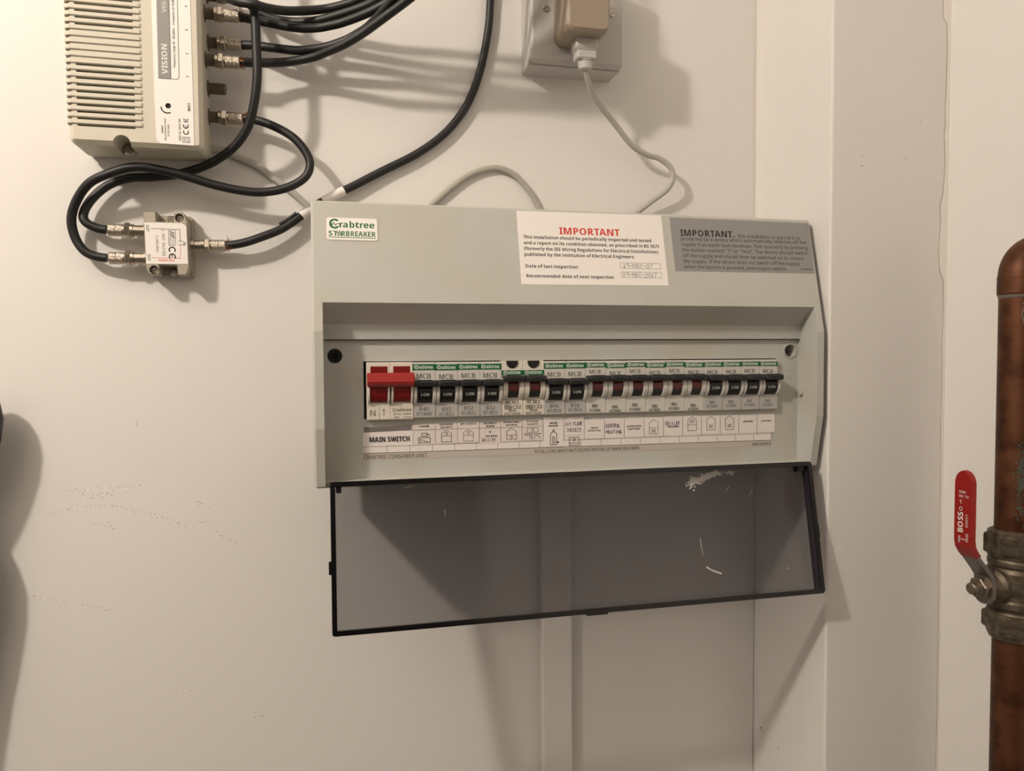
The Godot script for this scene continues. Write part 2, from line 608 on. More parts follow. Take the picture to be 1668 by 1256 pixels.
func ceiling_lamp(at: Vector3, energy: float):
	var t := thing("ceiling_lamp", "pendant lamp with a bare round bulb hanging from the ceiling above the viewer", "lamp", Vector3(at.x, 900, at.z))
	var down := along(Vector3(at.x, 900, at.z), Vector3.DOWN)
	var st := nst()
	lathe(st, [[0, 0], [42, 0], [42, 6], [30, 22], [8, 26], [0, 26]], down, 32)
	part("ceiling_rose", st, "switch_white", t)
	st = nst()
	tube(st, [Vector3(at.x, 875, at.z), Vector3(at.x, 790, at.z)], 3.0, 10, 1)
	part("cord", st, "switch_white", t)
	st = nst()
	lathe(st, [[0, 105], [6, 105], [17, 118], [19, 150], [19, 157], [0, 157]], down, 28)
	part("lamp_holder", st, "switch_white", t)
	st = nst()
	var prof := []
	for i in 17:
		var a := PI * i / 16.0
		prof.append([maxf(34.0 * sin(a), 14.0 if i < 5 and i > 0 else 0.0), 900 - at.y - 34.0 * cos(a)])
	prof[0] = [0, 900 - at.y - 34.0]
	lathe(st, prof, down, 32)
	part("bulb", st, "bulb_glow", t)
	var l := OmniLight3D.new()
	l.name = "bulb_light"
	l.light_color = Color(1.0, 0.95, 0.89)
	l.light_energy = energy
	l.light_size = 0.034
	l.omni_range = 6.0
	l.omni_attenuation = 2.0
	l.shadow_enabled = true
	t.add_child(l)
	l.position = (at - org) * 0.001

# ---------------------------------------------------------------- consumer unit
func slope_frame() -> Transform3D:   # sticker plane on the sloping upper cover: x as the unit, y up the slope
	var u := Vector3(0, 99, -24).normalized()
	return Transform3D(Basis(Vector3.RIGHT, u, Vector3.RIGHT.cross(u)), Vector3(0, 41, 116))

func lifted(xf: Transform3D, d: float) -> Transform3D:
	return xf.translated_local(Vector3(0, 0, d))

func consumer_unit():
	var t := thing("consumer_unit", "wide beige-grey plastic consumer unit on the wall with its smoked door hanging open", "fuse box", Vector3(-4, -75, 0))
	var sp := side_profile()
	# base tray against the wall
	var st := nst()
	box(st, -206, -66, 0, 197, 130, 42, 1.5)
	part("base_tray", st, "unit_plastic", t)
	# cover: hood between two side cheeks
	st = nst()
	prism(st, poly([[140, 34], [140, 90], [138.6, 92.3], [62.4, 110.8], [47, 93], [35.6, 92], [35.6, 34]]), -208.7, 199.5, sp)
	var cheek := poly([[140, 34], [140, 90], [138.6, 92.3], [41, 116], [-30.5, 116], [-74, 107.4], [-75.2, 106], [-75.2, 34]])
	prism(st, cheek, -216.4, -208.7, sp, 1.6, 0.0)
	prism(st, cheek, 199.5, 207.3, sp, 0.0, 1.6)
	# catch notch on the inner flank of the cheek
	prism(st, rrect(-14.0, 93, -8.5, 97, 1.5), 196.8, 199.6, sp)
	part("cover", st, "unit_plastic", t)
	# inner panel: cut-out for the breakers and two screw holes
	var panel := CSGCombiner3D.new()
	panel.name = "inner_panel"
	t.add_child(panel, true)
	var cb := func(x0: float, y0: float, z0: float, x1: float, y1: float, z1: float, op: int):
		var b := CSGBox3D.new()
		b.name = "panel_box"
		b.size = Vector3(x1 - x0, y1 - y0, z1 - z0) * 0.001
		b.position = (Vector3(x0 + x1, y0 + y1, z0 + z1) * 0.5 - org) * 0.001
		b.operation = op
		b.material = M["unit_plastic"]
		panel.add_child(b, true)
	cb.call(-208.7, -75, 58, 199.5, 34.9, 88, CSGShape3D.OPERATION_UNION)
	cb.call(-208.7, -76.2, 40, 199.5, -71.8, 100.4, CSGShape3D.OPERATION_UNION)
	cb.call(-179, -26.1, 40, 178.2, 18.6, 100, CSGShape3D.OPERATION_SUBTRACTION)
	for h in [[-200.4, 23.0, 5.6], [191.6, 25.3, 5.4]]:
		var c := CSGCylinder3D.new()
		c.name = "panel_hole"
		c.radius = h[2] * 0.001
		c.height = 0.03
		c.sides = 28
		c.rotation_degrees = Vector3(90, 0, 0)
		c.position = (Vector3(h[0], h[1], 86) - org) * 0.001
		c.operation = CSGShape3D.OPERATION_SUBTRACTION
		c.material = M["unit_plastic"]
		panel.add_child(c, true)
	# raised ring round the empty hole, moulding arcs
	st = nst()
	lathe(st, [[5.4, 87.9], [5.5, 88.7], [6.6, 88.7], [7.0, 87.9]], Transform3D(Basis.IDENTITY, Vector3(191.6, 25.3, 0)), 28)
	for a in [[193.0, 5.0, 4.2, 0.6, 2.6], [193.0, 5.0, 4.2, 3.6, 5.6], [193.0, 5.0, 1.9, 2.2, 4.2], [183.0, 5.2, 4.2, -1.2, 1.2]]:
		var arc := []
		for q in circle_pts(a[0], a[1], a[2], 8, a[3], a[4]):
			arc.append(Vector3(q[0], q[1], 88.0))
		tube(st, arc, 0.35, 6, 1)
	part("moulding_mark", st, "unit_plastic", t)
	# black cover screw
	st = nst()
	var sx := Transform3D(Basis.IDENTITY, Vector3(-200.4, 23.0, 0))
	lathe(st, [[0, 80], [5.3, 80], [5.3, 88.2], [4.9, 88.8], [2.6, 88.8], [2.2, 86.5], [0, 86.5]], sx, 26)
	for a in 4:
		var xf := sx * Transform3D(Basis(Vector3.BACK, a * PI / 2 + 0.5), Vector3.ZERO)
		box(st, 0.9, 0.9, 86, 2.5, 2.5, 88.7, 0.0, xf)
	part("cover_screw", st, "black_plastic", t)
	logo(t)
	inspection_label(t)
	test_label(t)
	circuit_chart(t)
	unit_door(t)

func logo(t: Node3D):
	var f := slope_frame()
	var st := nst()
	prism(st, rrect(-206.0, 69.9, -166.8, 88.8, 0.6), -0.5, 0.12, f)
	part("badge_recess", st, "chart_grey", t)
	st = nst()
	prism(st, rrect(-205.1, 70.6, -167.6, 88.2, 1.6), 0, 0.45, f)
	var b := part("badge", st, "label_white", t, "white badge with green lettering")
	st = nst()
	f = lifted(f, 0.45)
	text(st, "rabtree", -195.6, 80.4, 5.0, 25.8, f, true)
	arc_band(st, -199.1, 83.3, 3.3, 1.4, 0.75, 5.6, f)
	stroke(st, [[-202.0, 84.4], [-201.0, 82.0], [-199.8, 84.2], [-198.6, 82.0], [-197.6, 83.2], [-195.6, 83.2]], 0.55, f)
	text(st, "ST", -203.6, 73.6, 4.0, 6.6, f, true)
	text(st, "RBREAKER", -194.2, 73.6, 4.0, 25.2, f, true)
	stroke(st, [[-203.4, 72.6], [-169.0, 72.6]], 0.5, f)
	var star := PackedVector2Array()
	for i in 10:
		var r: float = 2.3 if i % 2 == 0 else 1.0
		star.append(Vector2(-195.6 + r * sin(TAU * i / 10), 75.6 + r * cos(TAU * i / 10)))
	stroke(st, [[star[0].x, star[0].y], [star[4].x, star[4].y], [star[8].x, star[8].y], [star[2].x, star[2].y], [star[6].x, star[6].y]], 0.4, f, true)
	part("lettering", st, "ink_green", b)

func inspection_label(t: Node3D):
	var f := slope_frame()
	var st := nst()
	prism(st, poly([[-57.7, 38.0], [66.8, 38.9], [66.5, 100.2], [-57.9, 99.4]]), 0, 0.22, f)
	var b := part("inspection_label", st, "label_white", t, "white inspection notice with a red heading")
	f = lifted(f, 0.22)
	st = nst()
	text(st, "IMPORTANT", -23.5, 80.7, 5.9, 51.5, f, true)
	part("heading", st, "ink_red", b)
	st = nst()
	var rows := ["This installation should be periodically inspected and tested", "and a report on its condition obtained, as prescribed in BS 7671", "(formerly the IEE Wiring Regulations for Electrical Installations)", "published by the institution of Electrical Engineers."]
	var widths := [108.8, 115.0, 114.0, 92.8]
	for i in 4:
		text(st, rows[i], -53.6, 76.2 - 4.82 * i, 2.75, widths[i], f, true)
	text(st, "Date of last inspection", -53.4, 52.0, 2.75, 43.0, f, true)
	text(st, "Recommended date of next inspection", -53.2, 43.9, 2.75, 72.6, f, true)
	for y in [53.2, 45.4]:
		stroke(st, [[26.3, y], [61.3, y], [61.3, y + 4.6], [26.3, y + 4.6]], 0.2, f, true)
	part("lettering", st, "ink", b)
	st = nst()
	hand(st, "19-MAY-07", 28.5, 53.7, 3.3, 26.0, 0.3, f)
	hand(st, "19-MAY-2017", 27.6, 46.0, 3.3, 30.0, 0.3, f)
	part("handwriting", st, "ink_pale", b)

func test_label(t: Node3D):
	var f := slope_frame()
	var st := nst()
	prism(st, poly([[74.2, 52.0], [204.6, 52.4], [205.6, 98.4], [74.0, 99.0]]), 0, 0.2, f)
	var b := part("test_notice", st, "label_grey", t, "grey notice with dark lettering")
	f = lifted(f, 0.2)
	st = nst()
	text(st, "IMPORTANT.", 82.2, 82.8, 5.6, 50.0, f, true)
	text(st, "This installation or part of it, is", 134.6, 82.8, 2.9, 60.0, f)
	var rows := [["protected by a device which automatically switches off the", 118.0], ["supply if an earth fault develops. Test quarterly by pressing", 119.0], ["the button marked \"T\" or \"Test\". The device should switch", 118.0], ["off the supply and should then be switched on to restore", 113.6], ["the supply. If the device does not switch off the supply", 109.0], ["when the button is pressed, seek expert advice.", 95.8]]
	for i in 6:
		text(st, rows[i][0], 82.3, 78.9 - 4.92 * i, 2.9, rows[i][1], f)
	text(st, "L390SA0", 191.2, 55.0, 1.7, 11.0, f)
	part("lettering", st, "ink", b)

func circuit_chart(t: Node3D):
	var f := Transform3D(Basis.IDENTITY, Vector3(0, 0, 88))
	var st := nst()
	prism(st, poly([[-180.6, -58.2], [173.7, -58.6], [173.7, -47.0], [-180.0, -46.0]]), 0, 0.15, f)
	var b := part("circuit_chart", st, "chart_grey", t, "printed circuit chart strip")
	st = nst()
	prism(st, poly([[-180.4, -52.6], [173.7, -53.4], [173.6, -32.4], [-179.8, -32.6]]), 0.1, 0.3, f)
	part("chart_paper", st, "paper", b)
	st = nst()
	prism(st, poly([[-179.6, -36.4], [-142.4, -35.6], [-142.4, -31.6], [-179.4, -32.4]]), 0.3, 0.42, f)
	part("chart_bar", st, "chart_bar", b)
	# one pasted tag per breaker
	var pitch := 17.7
	for i in 18:
		var xl := -177.0 + pitch * (i + 2)
		var dy: float = [0.0, 0.3, 0.7, -0.3, 0.6, 1.3, 3.4, 3.0, 0.6, 1.0, 1.0, 0.9, 1.3, 1.5, 1.3, 1.2, 1.0, 1.1][i]
		var tilt: float = [0.4, 0.3, -0.3, 0.5, 0.0, -0.5, 0.2, -0.4, 0.2, 0.5, -0.2, 0.1, -0.3, 0.3, 0.0, 0.2, -0.1, 0.1][i]
		var low: float = [-46.6, -46.8, -46.9, -48.2, -46.6, -46.6, -52.4, -43.4, -47.0, -47.2, -46.6, -46.4, -46.6, -46.6, -46.4, -46.4, -46.2, -46.2][i]
		st = nst()
		prism(st, poly([[xl + 0.25, low + tilt * 0.2], [xl + pitch - 0.2, low - tilt * 0.2], [xl + pitch - 0.2, -31.4 + dy * 0.9 - tilt * 0.2], [xl + 0.25, -31.4 + dy * 0.9 + tilt * 0.2]]), 0.3, 0.5 + 0.08 * (i % 3), f)
		part("paper_tag", st, "paper" if i > 5 else "tag_dark", b)
	f = lifted(f, 0.68)
	st = nst()
	text(st, "MAIN SWITCH", -175.2, -44.0, 3.9, 31.0, f, true)
	text(st, "CRABTREE CONSUMER UNIT", -179.4, -57.2, 3.0, 49.0, lifted(f, -0.5))
	text(st, "TOTAL LOAD MUST NOT EXCEED RATING OF MAIN INCOMER", -43.0, -57.4, 2.6, 92.0, lifted(f, -0.5))
	text(st, "BSEN 60439-3", 155.0, -57.6, 2.2, 18.0, lifted(f, -0.5))
	var ruled := lifted(f, -0.36)
	stroke(st, [[-180.2, -47.6], [173.4, -47.4]], 0.25, ruled)
	stroke(st, [[-180.4, -52.6], [173.7, -53.4]], 0.25, ruled)
	for i in 21:
		stroke(st, [[-179.2 + 17.66 * i, -47.4], [-179.3 + 17.66 * i, -52.7]], 0.22, ruled)
	for i in range(2, 20):
		stroke(st, [[-177 + pitch * i, -33.0], [-177 + pitch * i, -46.6]], 0.16, f)
	var cx := func(i: int) -> float: return -177.0 + pitch * (i + 0.5)
	var two := func(i: int, a: String, b2: String, y: float):
		text(st, a, cx.call(i), y, 1.35, minf(13.0, 1.35 * a.length()), f, true, true)
		if b2:
			text(st, b2, cx.call(i), y - 2.3, 1.35, minf(13.0, 1.35 * b2.length()), f, true, true)
	var house := func(i: int, y: float, h: float):
		var x: float = cx.call(i)
		stroke(st, [[x - 4.0, y], [x + 4.0, y], [x + 4.0, y + h * 0.75], [x, y + h], [x - 4.0, y + h * 0.75]], 0.32, f, true)
	var lamp := func(x: float, y: float):
		stroke(st, circle_pts(x, y, 1.0, 8), 0.4, f)
		for a in [0.0, 0.8, 2.34, 3.14, 3.9, 5.5]:
			stroke(st, [[x + 1.5 * cos(a), y + 1.5 * sin(a)], [x + 2.5 * cos(a), y + 2.5 * sin(a)]], 0.3, f)
	two.call(2, "COOKER", "", -33.4)
	two.call(3, "UPSTAIRS", "SOCKETS", -32.4)
	two.call(4, "@P SOCKETS", "", -32.4)
	two.call(5, "SECURITY", "ALARM", -32.4)
	two.call(6, "DOWNSTAIRS", "SOCKETS", -32.0)
	two.call(7, "KITCHEN", "SOCKETS", -31.8)
	for i in range(2, 8):
		stroke(st, [[-177 + pitch * i + 0.4, -35.6], [-177 + pitch * (i + 1) - 0.3, -35.5]], 0.22, f)
	var k: float = cx.call(2)
	stroke(st, [[k - 4.4, -46.2], [k - 4.4, -41.6], [k + 4.6, -41.6], [k + 4.6, -46.2]], 0.35, f)
	stroke(st, [[k - 3.2, -45.6], [k - 3.2, -43.0], [k + 3.4, -45.4], [k - 3.2, -45.6]], 0.3, f)
	stroke(st, [[k - 2.0, -38.2], [k + 2.4, -38.2], [k + 2.4, -40.4], [k - 2.0, -40.4]], 0.35, f, true)
	stroke(st, [[k + 2.4, -39.3], [k + 4.4, -39.3]], 0.5, f)
	for i in [3, 4]:
		house.call(i, -45.6, 9.2)
		stroke(st, [[cx.call(i) - 4.0, -41.0], [cx.call(i) + 4.0, -41.0]], 0.3, f)
		stroke(st, [[cx.call(i) - 0.9, -39.9], [cx.call(i) + 0.9, -39.9], [cx.call(i) + 0.9, -38.1], [cx.call(i) - 0.9, -38.1]], 0.3, f, true)
	text(st, "*", cx.call(5), -40.6, 2.6, 1.6, f, true, true)
	text(st, "SOCKETS", cx.call(5) + 1.0, -42.8, 1.35, 9.5, f, true, true)
	house.call(6, -45.4, 9.0)
	stroke(st, [[cx.call(6) - 4, -41.8], [cx.call(6) + 4, -41.8]], 0.3, f)
	stroke(st, circle_pts(cx.call(6), -43.6, 0.9, 8), 0.35, f)
	k = cx.call(7)
	stroke(st, [[k - 4.6, -40.0], [k + 4.6, -40.0], [k + 4.6, -36.6], [k - 4.6, -36.6]], 0.32, f, true)
	stroke(st, [[k - 0.8, -39.0], [k + 0.8, -39.0], [k + 0.8, -37.4], [k - 0.8, -37.4]], 0.3, f, true)
	stroke(st, [[k - 7.4, -41.2], [k - 0.6, -41.2], [k - 0.6, -45.6]], 0.45, f)
	stroke(st, [[k - 6.6, -42.4], [k - 2.2, -42.4], [k - 2.2, -45.0]], 0.4, f)
	stroke(st, circle_pts(k + 3.6, -45.4, 2.6, 8, 0, PI), 0.4, f)
	stroke(st, [[k + 0.4, -41.4], [k + 7.4, -41.4]], 0.5, f)
	k = cx.call(8)
	two.call(8, "WATER", "HEATER", -33.6)
	stroke(st, [[k - 2.7, -50.8], [k + 2.7, -50.8], [k + 2.7, -41.6], [k, -39.8], [k - 2.7, -41.6]], 0.35, f, true)
	stroke(st, circle_pts(k, -39.0, 0.7, 8), 0.3, f)
	stroke(st, [[k - 0.9, -49.4], [k + 0.9, -49.4], [k + 0.9, -44.4], [k - 0.9, -44.4]], 0.35, f, true)
	stroke(st, [[k + 2.7, -48.8], [k + 4.2, -48.8]], 0.9, f)
	k = cx.call(9)
	stroke(st, [[k - 4.2, -51.8], [k + 4.2, -51.8], [k + 4.2, -45.2], [k - 4.2, -45.2]], 0.35, f, true)
	stroke(st, [[k - 4.2, -49.8], [k + 4.2, -49.8]], 0.3, f)
	stroke(st, [[k - 0.9, -48.0], [k + 0.9, -48.0], [k + 0.9, -46.4], [k - 0.9, -46.4]], 0.3, f, true)
	two.call(10, "SMOKE", "DETECTOR", -38.6)
	two.call(12, "DOWNSTAIRS", "LIGHTING", -38.2)
	house.call(13, -44.6, 12.4)
	stroke(st, [[cx.call(13) - 4, -39.4], [cx.call(13) + 4, -39.4]], 0.3, f)
	lamp.call(cx.call(13), -42.0)
	text(st, "LIGHTING", cx.call(14), -39.6, 1.4, 10.0, f, true, true)
	house.call(15, -42.8, 12.2)
	stroke(st, [[cx.call(15) - 4, -37.8], [cx.call(15) + 4, -37.8]], 0.3, f)
	lamp.call(cx.call(15), -34.8)
	for i in [16, 17]:
		house.call(i, -42.8, 12.0)
		lamp.call(cx.call(i), -39.6)
	for i in [18, 19]:
		text(st, "LIGHTING", cx.call(i), -37.0, 1.4, 9.6, f, true, true)
	part("lettering", st, "ink", b)
	st = nst()
	k = cx.call(5)
	hand(st, "UtilitY", k - 6.6, -46.4, 2.6, 11.0, 0.3, f)
	k = cx.call(9)
	hand(st, "1st FLOOR", k - 7.4, -35.4, 2.8, 14.8, 0.32, f)
	hand(st, "SOCKETS", k - 6.2, -40.6, 2.8, 13.0, 0.32, f)
	k = cx.call(11)
	hand(st, "CENTRAL", k - 7.6, -38.0, 2.8, 13.4, 0.32, f)
	hand(st, "HEATING", k - 7.4, -43.0, 2.6, 14.4, 0.32, f)
	k = cx.call(14)
	hand(st, "UtilitY", k - 6.8, -37.8, 3.4, 13.0, 0.4, f)
	part("handwriting", st, "ink_blue", b)

func unit_door(t: Node3D):
	# hinged along the foot of the panel, hanging past vertical with its inner side to the viewer
	var d := Vector3(0, -107.5, 21.1).normalized()
	var f := Transform3D(Basis(Vector3.RIGHT, -d, Vector3.RIGHT.cross(-d)), Vector3(0, -70, 113.5))
	var h := 109.5
	var xl := -205.2
	var xr := 195.8
	var st := nst()
	box(st, xl, -h, -13.0, xr, 0, -10.6, 0.0, f)
	var pane := part("door", st, "smoked_pane", t, "smoked translucent plastic door")
	st = nst()
	box(st, xl, -h, -10.5, xl + 2.4, 0, -0.6, 0.0, f)
	box(st, xr - 2.4, -h, -10.5, xr, 0, -0.6, 0.0, f)
	box(st, xl + 2.5, -h, -10.5, xr - 2.5, -h + 2.4, -0.6, 0.0, f)
	box(st, xl + 2.5, -2.4, -10.5, xr - 2.5, 0, -0.6, 0.0, f)
	part("door_wall", st, "smoked_wall", pane)
	st = nst()
	var outer := rrect(xl - 0.2, -h - 0.2, xr + 0.2, 0.2, 3.0)
	var w := 3.4
	prism(st, poly([[xl - 0.2, -h + 2], [xl + w, -h + w], [xl + w, -w], [xl - 0.2, -2], ]), -0.6, 0.8, f)
	prism(st, poly([[xr + 0.2, -h + 2], [xr - w, -h + w], [xr - w, -w], [xr + 0.2, -2]]), -0.6, 0.8, f)
	prism(st, poly([[xl - 0.2, -h + 2], [xl + 1.6, -h - 0.2], [xr - 1.6, -h - 0.2], [xr + 0.2, -h + 2], [xr - w, -h + w], [xl + w, -h + w]]), -0.6, 0.8, f)
	prism(st, poly([[xl - 0.2, -2], [xl + 1.6, 0.2], [xr - 2.2, 0.2], [xr - 0.4, -0.6], [xr + 0.2, -2], [xr - w, -w], [xl + w, -w]]), -0.6, 0.8, f)
	part("door_rim", st, "edge_black", pane)
	for q in [[xl - 2.0, -66.5, -4, xl, -57, 1.0], [xr, -64, -6, xr + 1.6, -53, 0.2], [-14, -h - 1.5, -4, 3.5, -h, 0.9]]:
		st = nst()
		box(st, q[0], q[1], q[2], q[3], q[4], q[5], 0.4, f)
		part("door_catch", st, "edge_black", pane)
	for q in [[xr - 11, xr - 4], [xl + 4, xl + 8]]:
		st = nst()
		box(st, q[0], -8, -10.4, q[1], -3, -3, 0.6, f)
		part("hinge_lug", st, "black_plastic", pane)
	# dried paint on the inner face
	var r := RandomNumberGenerator.new()
	r.seed = 21
	st = nst()
	var g := lifted(f, -10.55)
	for i in 430:
		var u := r.randf()
		var cxx := lerpf(86.0, 113.0, u) + r.randfn(0, 1.3)
		var cyy := lerpf(-14.4, -5.6, pow(u, 0.8)) + r.randfn(0, 1.7) * (1.0 - 0.35 * u)
		if i > 370:
			cxx = r.randf_range(112.0, 129.0)
			cyy = -6.4 + r.randfn(0, 0.9)
		cyy = minf(cyy, -3.2)
		var size := r.randf_range(0.25, 1.0) if i < 370 else r.randf_range(0.2, 0.8)
		var fl := PackedVector2Array()
		var n := 6
		for k in n:
			var a := TAU * k / n
			var rad := size * r.randf_range(0.55, 1.2)
			fl.append(Vector2(cxx + rad * cos(a) * 1.5, cyy + rad * sin(a) * 0.8))
		prism(st, fl, 0, r.randf_range(0.05, 0.25), g)
	var sp := part("paint_splash", st, "splash_paint", pane, "dried pale paint splash")
	sp.set_meta("kind", "stuff")
	for s in [[92.0, -59.0, 92.4, -66.0, 0.5], [92.3, -66.0, 93.6, -72.5, 0.35], [96.0, -82.6, 101.5, -86.0, 1.1], [101.0, -85.6, 108.0, -88.4, 1.3], [119, -22, 122.5, -17.5, 0.25], [141, -26, 144, -21, 0.25], [170, -88, 171, -89, 0.6], [-120, -24, -119.5, -29, 0.25], [-150, -6, -144, -5.2, 0.5]]:
		st = nst()
		stroke(st, [[s[0], s[1]], [s[2], s[3]]], s[4], g)
		part("scratch", st, "splash_paint", pane)

# ---------------------------------------------------------------- breakers
func breakers():
	main_switch()
	var names := ["first", "second", "third", "fourth", "fifth", "sixth"]
	var rows := []
	rows.append([2, "mcb", "B40", 0.0, "pale breaker marked B40 with black toggle, touching the red main switch"])
	rows.append([3, "mcb", "B32", -0.7, "pale breaker marked B32 with black toggle, touching the B40 breaker"])
	rows.append([4, "mcb", "B32", -0.1, "pale breaker marked B32 with black toggle, between two other B32 breakers"])
	rows.append([5, "mcb", "B32", -0.1, "pale breaker marked B32 with black toggle, touching a breaker with a dark half dot"])
	rows.append([6, "rcbo", "C32", 0.0, "white breaker with dark half dot and red window, touching a B32 breaker"])
	rows.append([7, "rcbo", "C32", 0.0, "white breaker with dark half dot and red window, touching a B16 breaker"])
	rows.append([8, "mcb", "B16", 0.0, "pale breaker marked B16 with black toggle, touching a breaker with a dark half dot"])
	rows.append([9, "mcb", "B16", 0.2, "pale breaker marked B16 with black toggle, touching a red-windowed B6 breaker"])
	for i in 6:
		rows.append([10 + i, "flag", "B6", 0.0 if i % 2 == 0 else -1.5, "B6 breaker with a red window, %s of six counted from the B16 breakers" % names[i]])
	for i in 4:
		rows.append([16 + i, "late", "B6", [-0.6, -0.4, 0.2, -0.3][i], "B6 breaker with a black toggle reading on, %s of four counted from the red-windowed breakers" % names[i]])
	for r in rows:
		breaker(r[0], r[1], r[2], r[3], r[4])

func shared(key: String, called: String, material: String, parent: Node3D, make: Callable, label := ""):
	if not kept.has(key):
		var st := nst()
		make.call(st)
		st.generate_normals()
		st.index()
		kept[key] = st.commit()
	var o := MeshInstance3D.new()
	o.name = called
	o.mesh = kept[key]
	o.material_override = M[material]
	parent.add_child(o, true)
	if label:
		o.set_meta("label", label)
	return o

func drum_profile(yc: float, zc: float, r: float, a0: float, a1: float) -> PackedVector2Array:
	var o := PackedVector2Array([Vector2(yc, zc - 3)])
	for i in 13:
		var a := deg_to_rad(lerpf(a0, a1, i / 12.0))
		o.append(Vector2(yc + r * sin(a), zc + r * cos(a)))
	return o

func breaker(i: int, kind: String, rating: String, dy: float, label: String):
	var x := -177.0 + 17.7 * (i + 0.5)
	var grp: String = {"mcb": "circuit breakers with black toggles", "rcbo": "residual current breakers", "flag": "circuit breakers with red windows", "late": "circuit breakers with black toggles"}[kind]
	var t := thing("circuit_breaker", label, "breaker", Vector3(x, -25.9, 60), grp)
	var sp := side_profile()
	var top: float = 18.4 if kind == "rcbo" else 17.7
	var low := -25.9
	var bt: float = {"mcb": 3.6, "rcbo": 6.4, "flag": 5.7, "late": 5.0}[kind]   # top of the toggle bar
	var wide: float = 11.4 if kind in ["mcb", "late"] else 8.4                     # width of the window
	var edge := bt - 4.8
	var white := kind in ["rcbo", "flag"]
	var bodymat := "switch_white" if kind == "rcbo" else "breaker_plastic"
	shared("body" + kind, "body", bodymat, t, func(st):
		prism(st, poly([[top, 60], [top, 91.4], [top - 0.7, 92], [-11.5, 92], [-12.2, 92.4], [low + 0.8, 92.0], [low, 91.2], [low, 60]]), x - 8.74, x + 8.74, sp, 0.25, 0.25)
		# side cheeks of the toggle well
		var ch := drum_profile(edge - 4.6, 88.0, 10.4, -66, 52)
		prism(st, ch, x - 8.6, x - wide * 0.5 - 0.3, sp, 0.3, 0.7)
		prism(st, ch, x + wide * 0.5 + 0.3, x + 8.6, sp, 0.7, 0.3))
	var dr: MeshInstance3D = shared("drum" + kind, "toggle", "black_plastic" if not white else "toggle_black", t, func(st):
		prism(st, drum_profile(edge - 4.6, 88.0, 9.5, -58, 58), x - wide * 0.5, x + wide * 0.5, sp))
	shared("bar" + kind, "toggle_bar", "toggle_black", dr, func(st):
		var pr := rrect(bt - 4.8, 90, bt, 102.5, 1.8, 3)
		prism(st, pr, x - 8.5, x + 8.6, sp, 0.4, 0.4, false)
		for k in [1.3, 2.7]:
			prism(st, rrect(bt - k - 0.8, 101.5, bt - k, 103.2, 0.35, 2), x - 5.2, x + 5.2, sp, 0.3, 0.3)
		prism(st, rrect(bt - 0.6, 96.5, bt + 0.5, 101.5, 0.4, 2), x - 5.5, x + 5.5, sp, 0.3, 0.3))
	if white:
		shared("window" + kind, "red_window", "red_window", dr, func(st):
			prism(st, drum_profile(edge - 4.6, 88.0, 9.62, -14, 40), x - wide * 0.5 + 0.1, x + wide * 0.5 - 0.1, sp), "red indicator window")
	var g0: float = {"mcb": 11.7, "rcbo": 6.9, "flag": 12.4, "late": 12.2}[kind] + (dy * 0.45 if kind != "rcbo" else 0.0)
	var gh: float = 4.5 if kind == "mcb" else 3.8
	var st := nst()
	prism(st, rrect(x - 8.7, g0, x + 8.7, g0 + gh), 91.9, 92.3)
	var band := part("brand_band", st, "band_green", t, "green printed band")
	var f := Transform3D(Basis.IDENTITY, Vector3(0, 0, 92.3))
	st = nst()
	var bw := 14.6 if kind != "rcbo" else 14.0
	arc_band(st, x - bw * 0.5 + 1.3, g0 + gh * 0.5, 1.25, 0.6, 0.6, 5.7, f)
	prism(st, rrect(x - bw * 0.5 + 0.6, g0 + gh * 0.5 - 0.15, x - bw * 0.5 + 2.5, g0 + gh * 0.5 + 0.2), 0.07, 0.1, f)
	text(st, "rabtree", x - bw * 0.5 + 2.7, g0 + gh * 0.2, 2.7, bw - 2.9, f, true)
	part("band_lettering", st, "ink_white", band)
	if kind == "rcbo":
		st = nst()
		var dot := PackedVector2Array()
		for q in circle_pts(x, 17.2, 4.8, 18, PI, TAU):
			dot.append(Vector2(q[0], q[1]))
		dot.append(Vector2(x + 4.8, 18.3))
		dot.append(Vector2(x - 4.8, 18.3))
		prism(st, dot, 91, 92.9, Transform3D.IDENTITY, 0.0, 0.4)
		part("test_button", st, "black_plastic", t, "dark test button")
	# rating plate
	if kind == "mcb" or kind == "late":
		st = nst()
		prism(st, rrect(x - 8.5, low + 0.7, x + 8.5, -12.6, 0.5, 2), 92.0, 92.5)
		part("rating_plate", st, "breaker_grey", t)
	f = Transform3D(Basis.IDENTITY, Vector3(0, 0, 92.05))
	var fl := Transform3D(Basis.IDENTITY, Vector3(0, 0, 92.5))
	st = nst()
	if kind == "mcb":
		text(st, "MCB", x - 0.2, 5.1 + dy, 3.7, 11.0, f, false, true)
		text(st, rating, x - 0.2, -20.2 + dy, 2.8, 7.2, fl, false, true)
		text(st, "61/" + rating, x - 0.2, -24.1 + dy, 2.9, 11.6, fl, false, true)
	elif kind == "rcbo":
		text(st, "RCBO", x - 0.2, -16.2, 2.7, 10.4, fl, false, true)
		text(st, "C32", x + 0.2, -20.2, 2.9, 6.8, fl)
		stroke(st, [[x - 6.4, -20.2], [x - 0.9, -20.2], [x - 0.9, -17.5], [x - 6.4, -17.5]], 0.3, fl, true)
		stroke(st, [[x - 5.6, -18.2], [x - 4.6, -19.6], [x - 3.4, -18.2], [x - 2.2, -19.6], [x - 1.5, -18.6]], 0.4, fl)
		text(st, "30mA", x - 0.2, -22.4, 1.8, 6.6, fl, false, true)
		text(st, "61/C13230", x - 0.2, -25.1, 2.1, 12.8, fl, false, true)
		stroke(st, [[x - 8.6, -12.7], [x + 8.6, -12.7]], 0.2, fl)
		stroke(st, [[x - 0.4, -12.7], [x - 0.4, -11.2]], 0.2, fl)
	else:
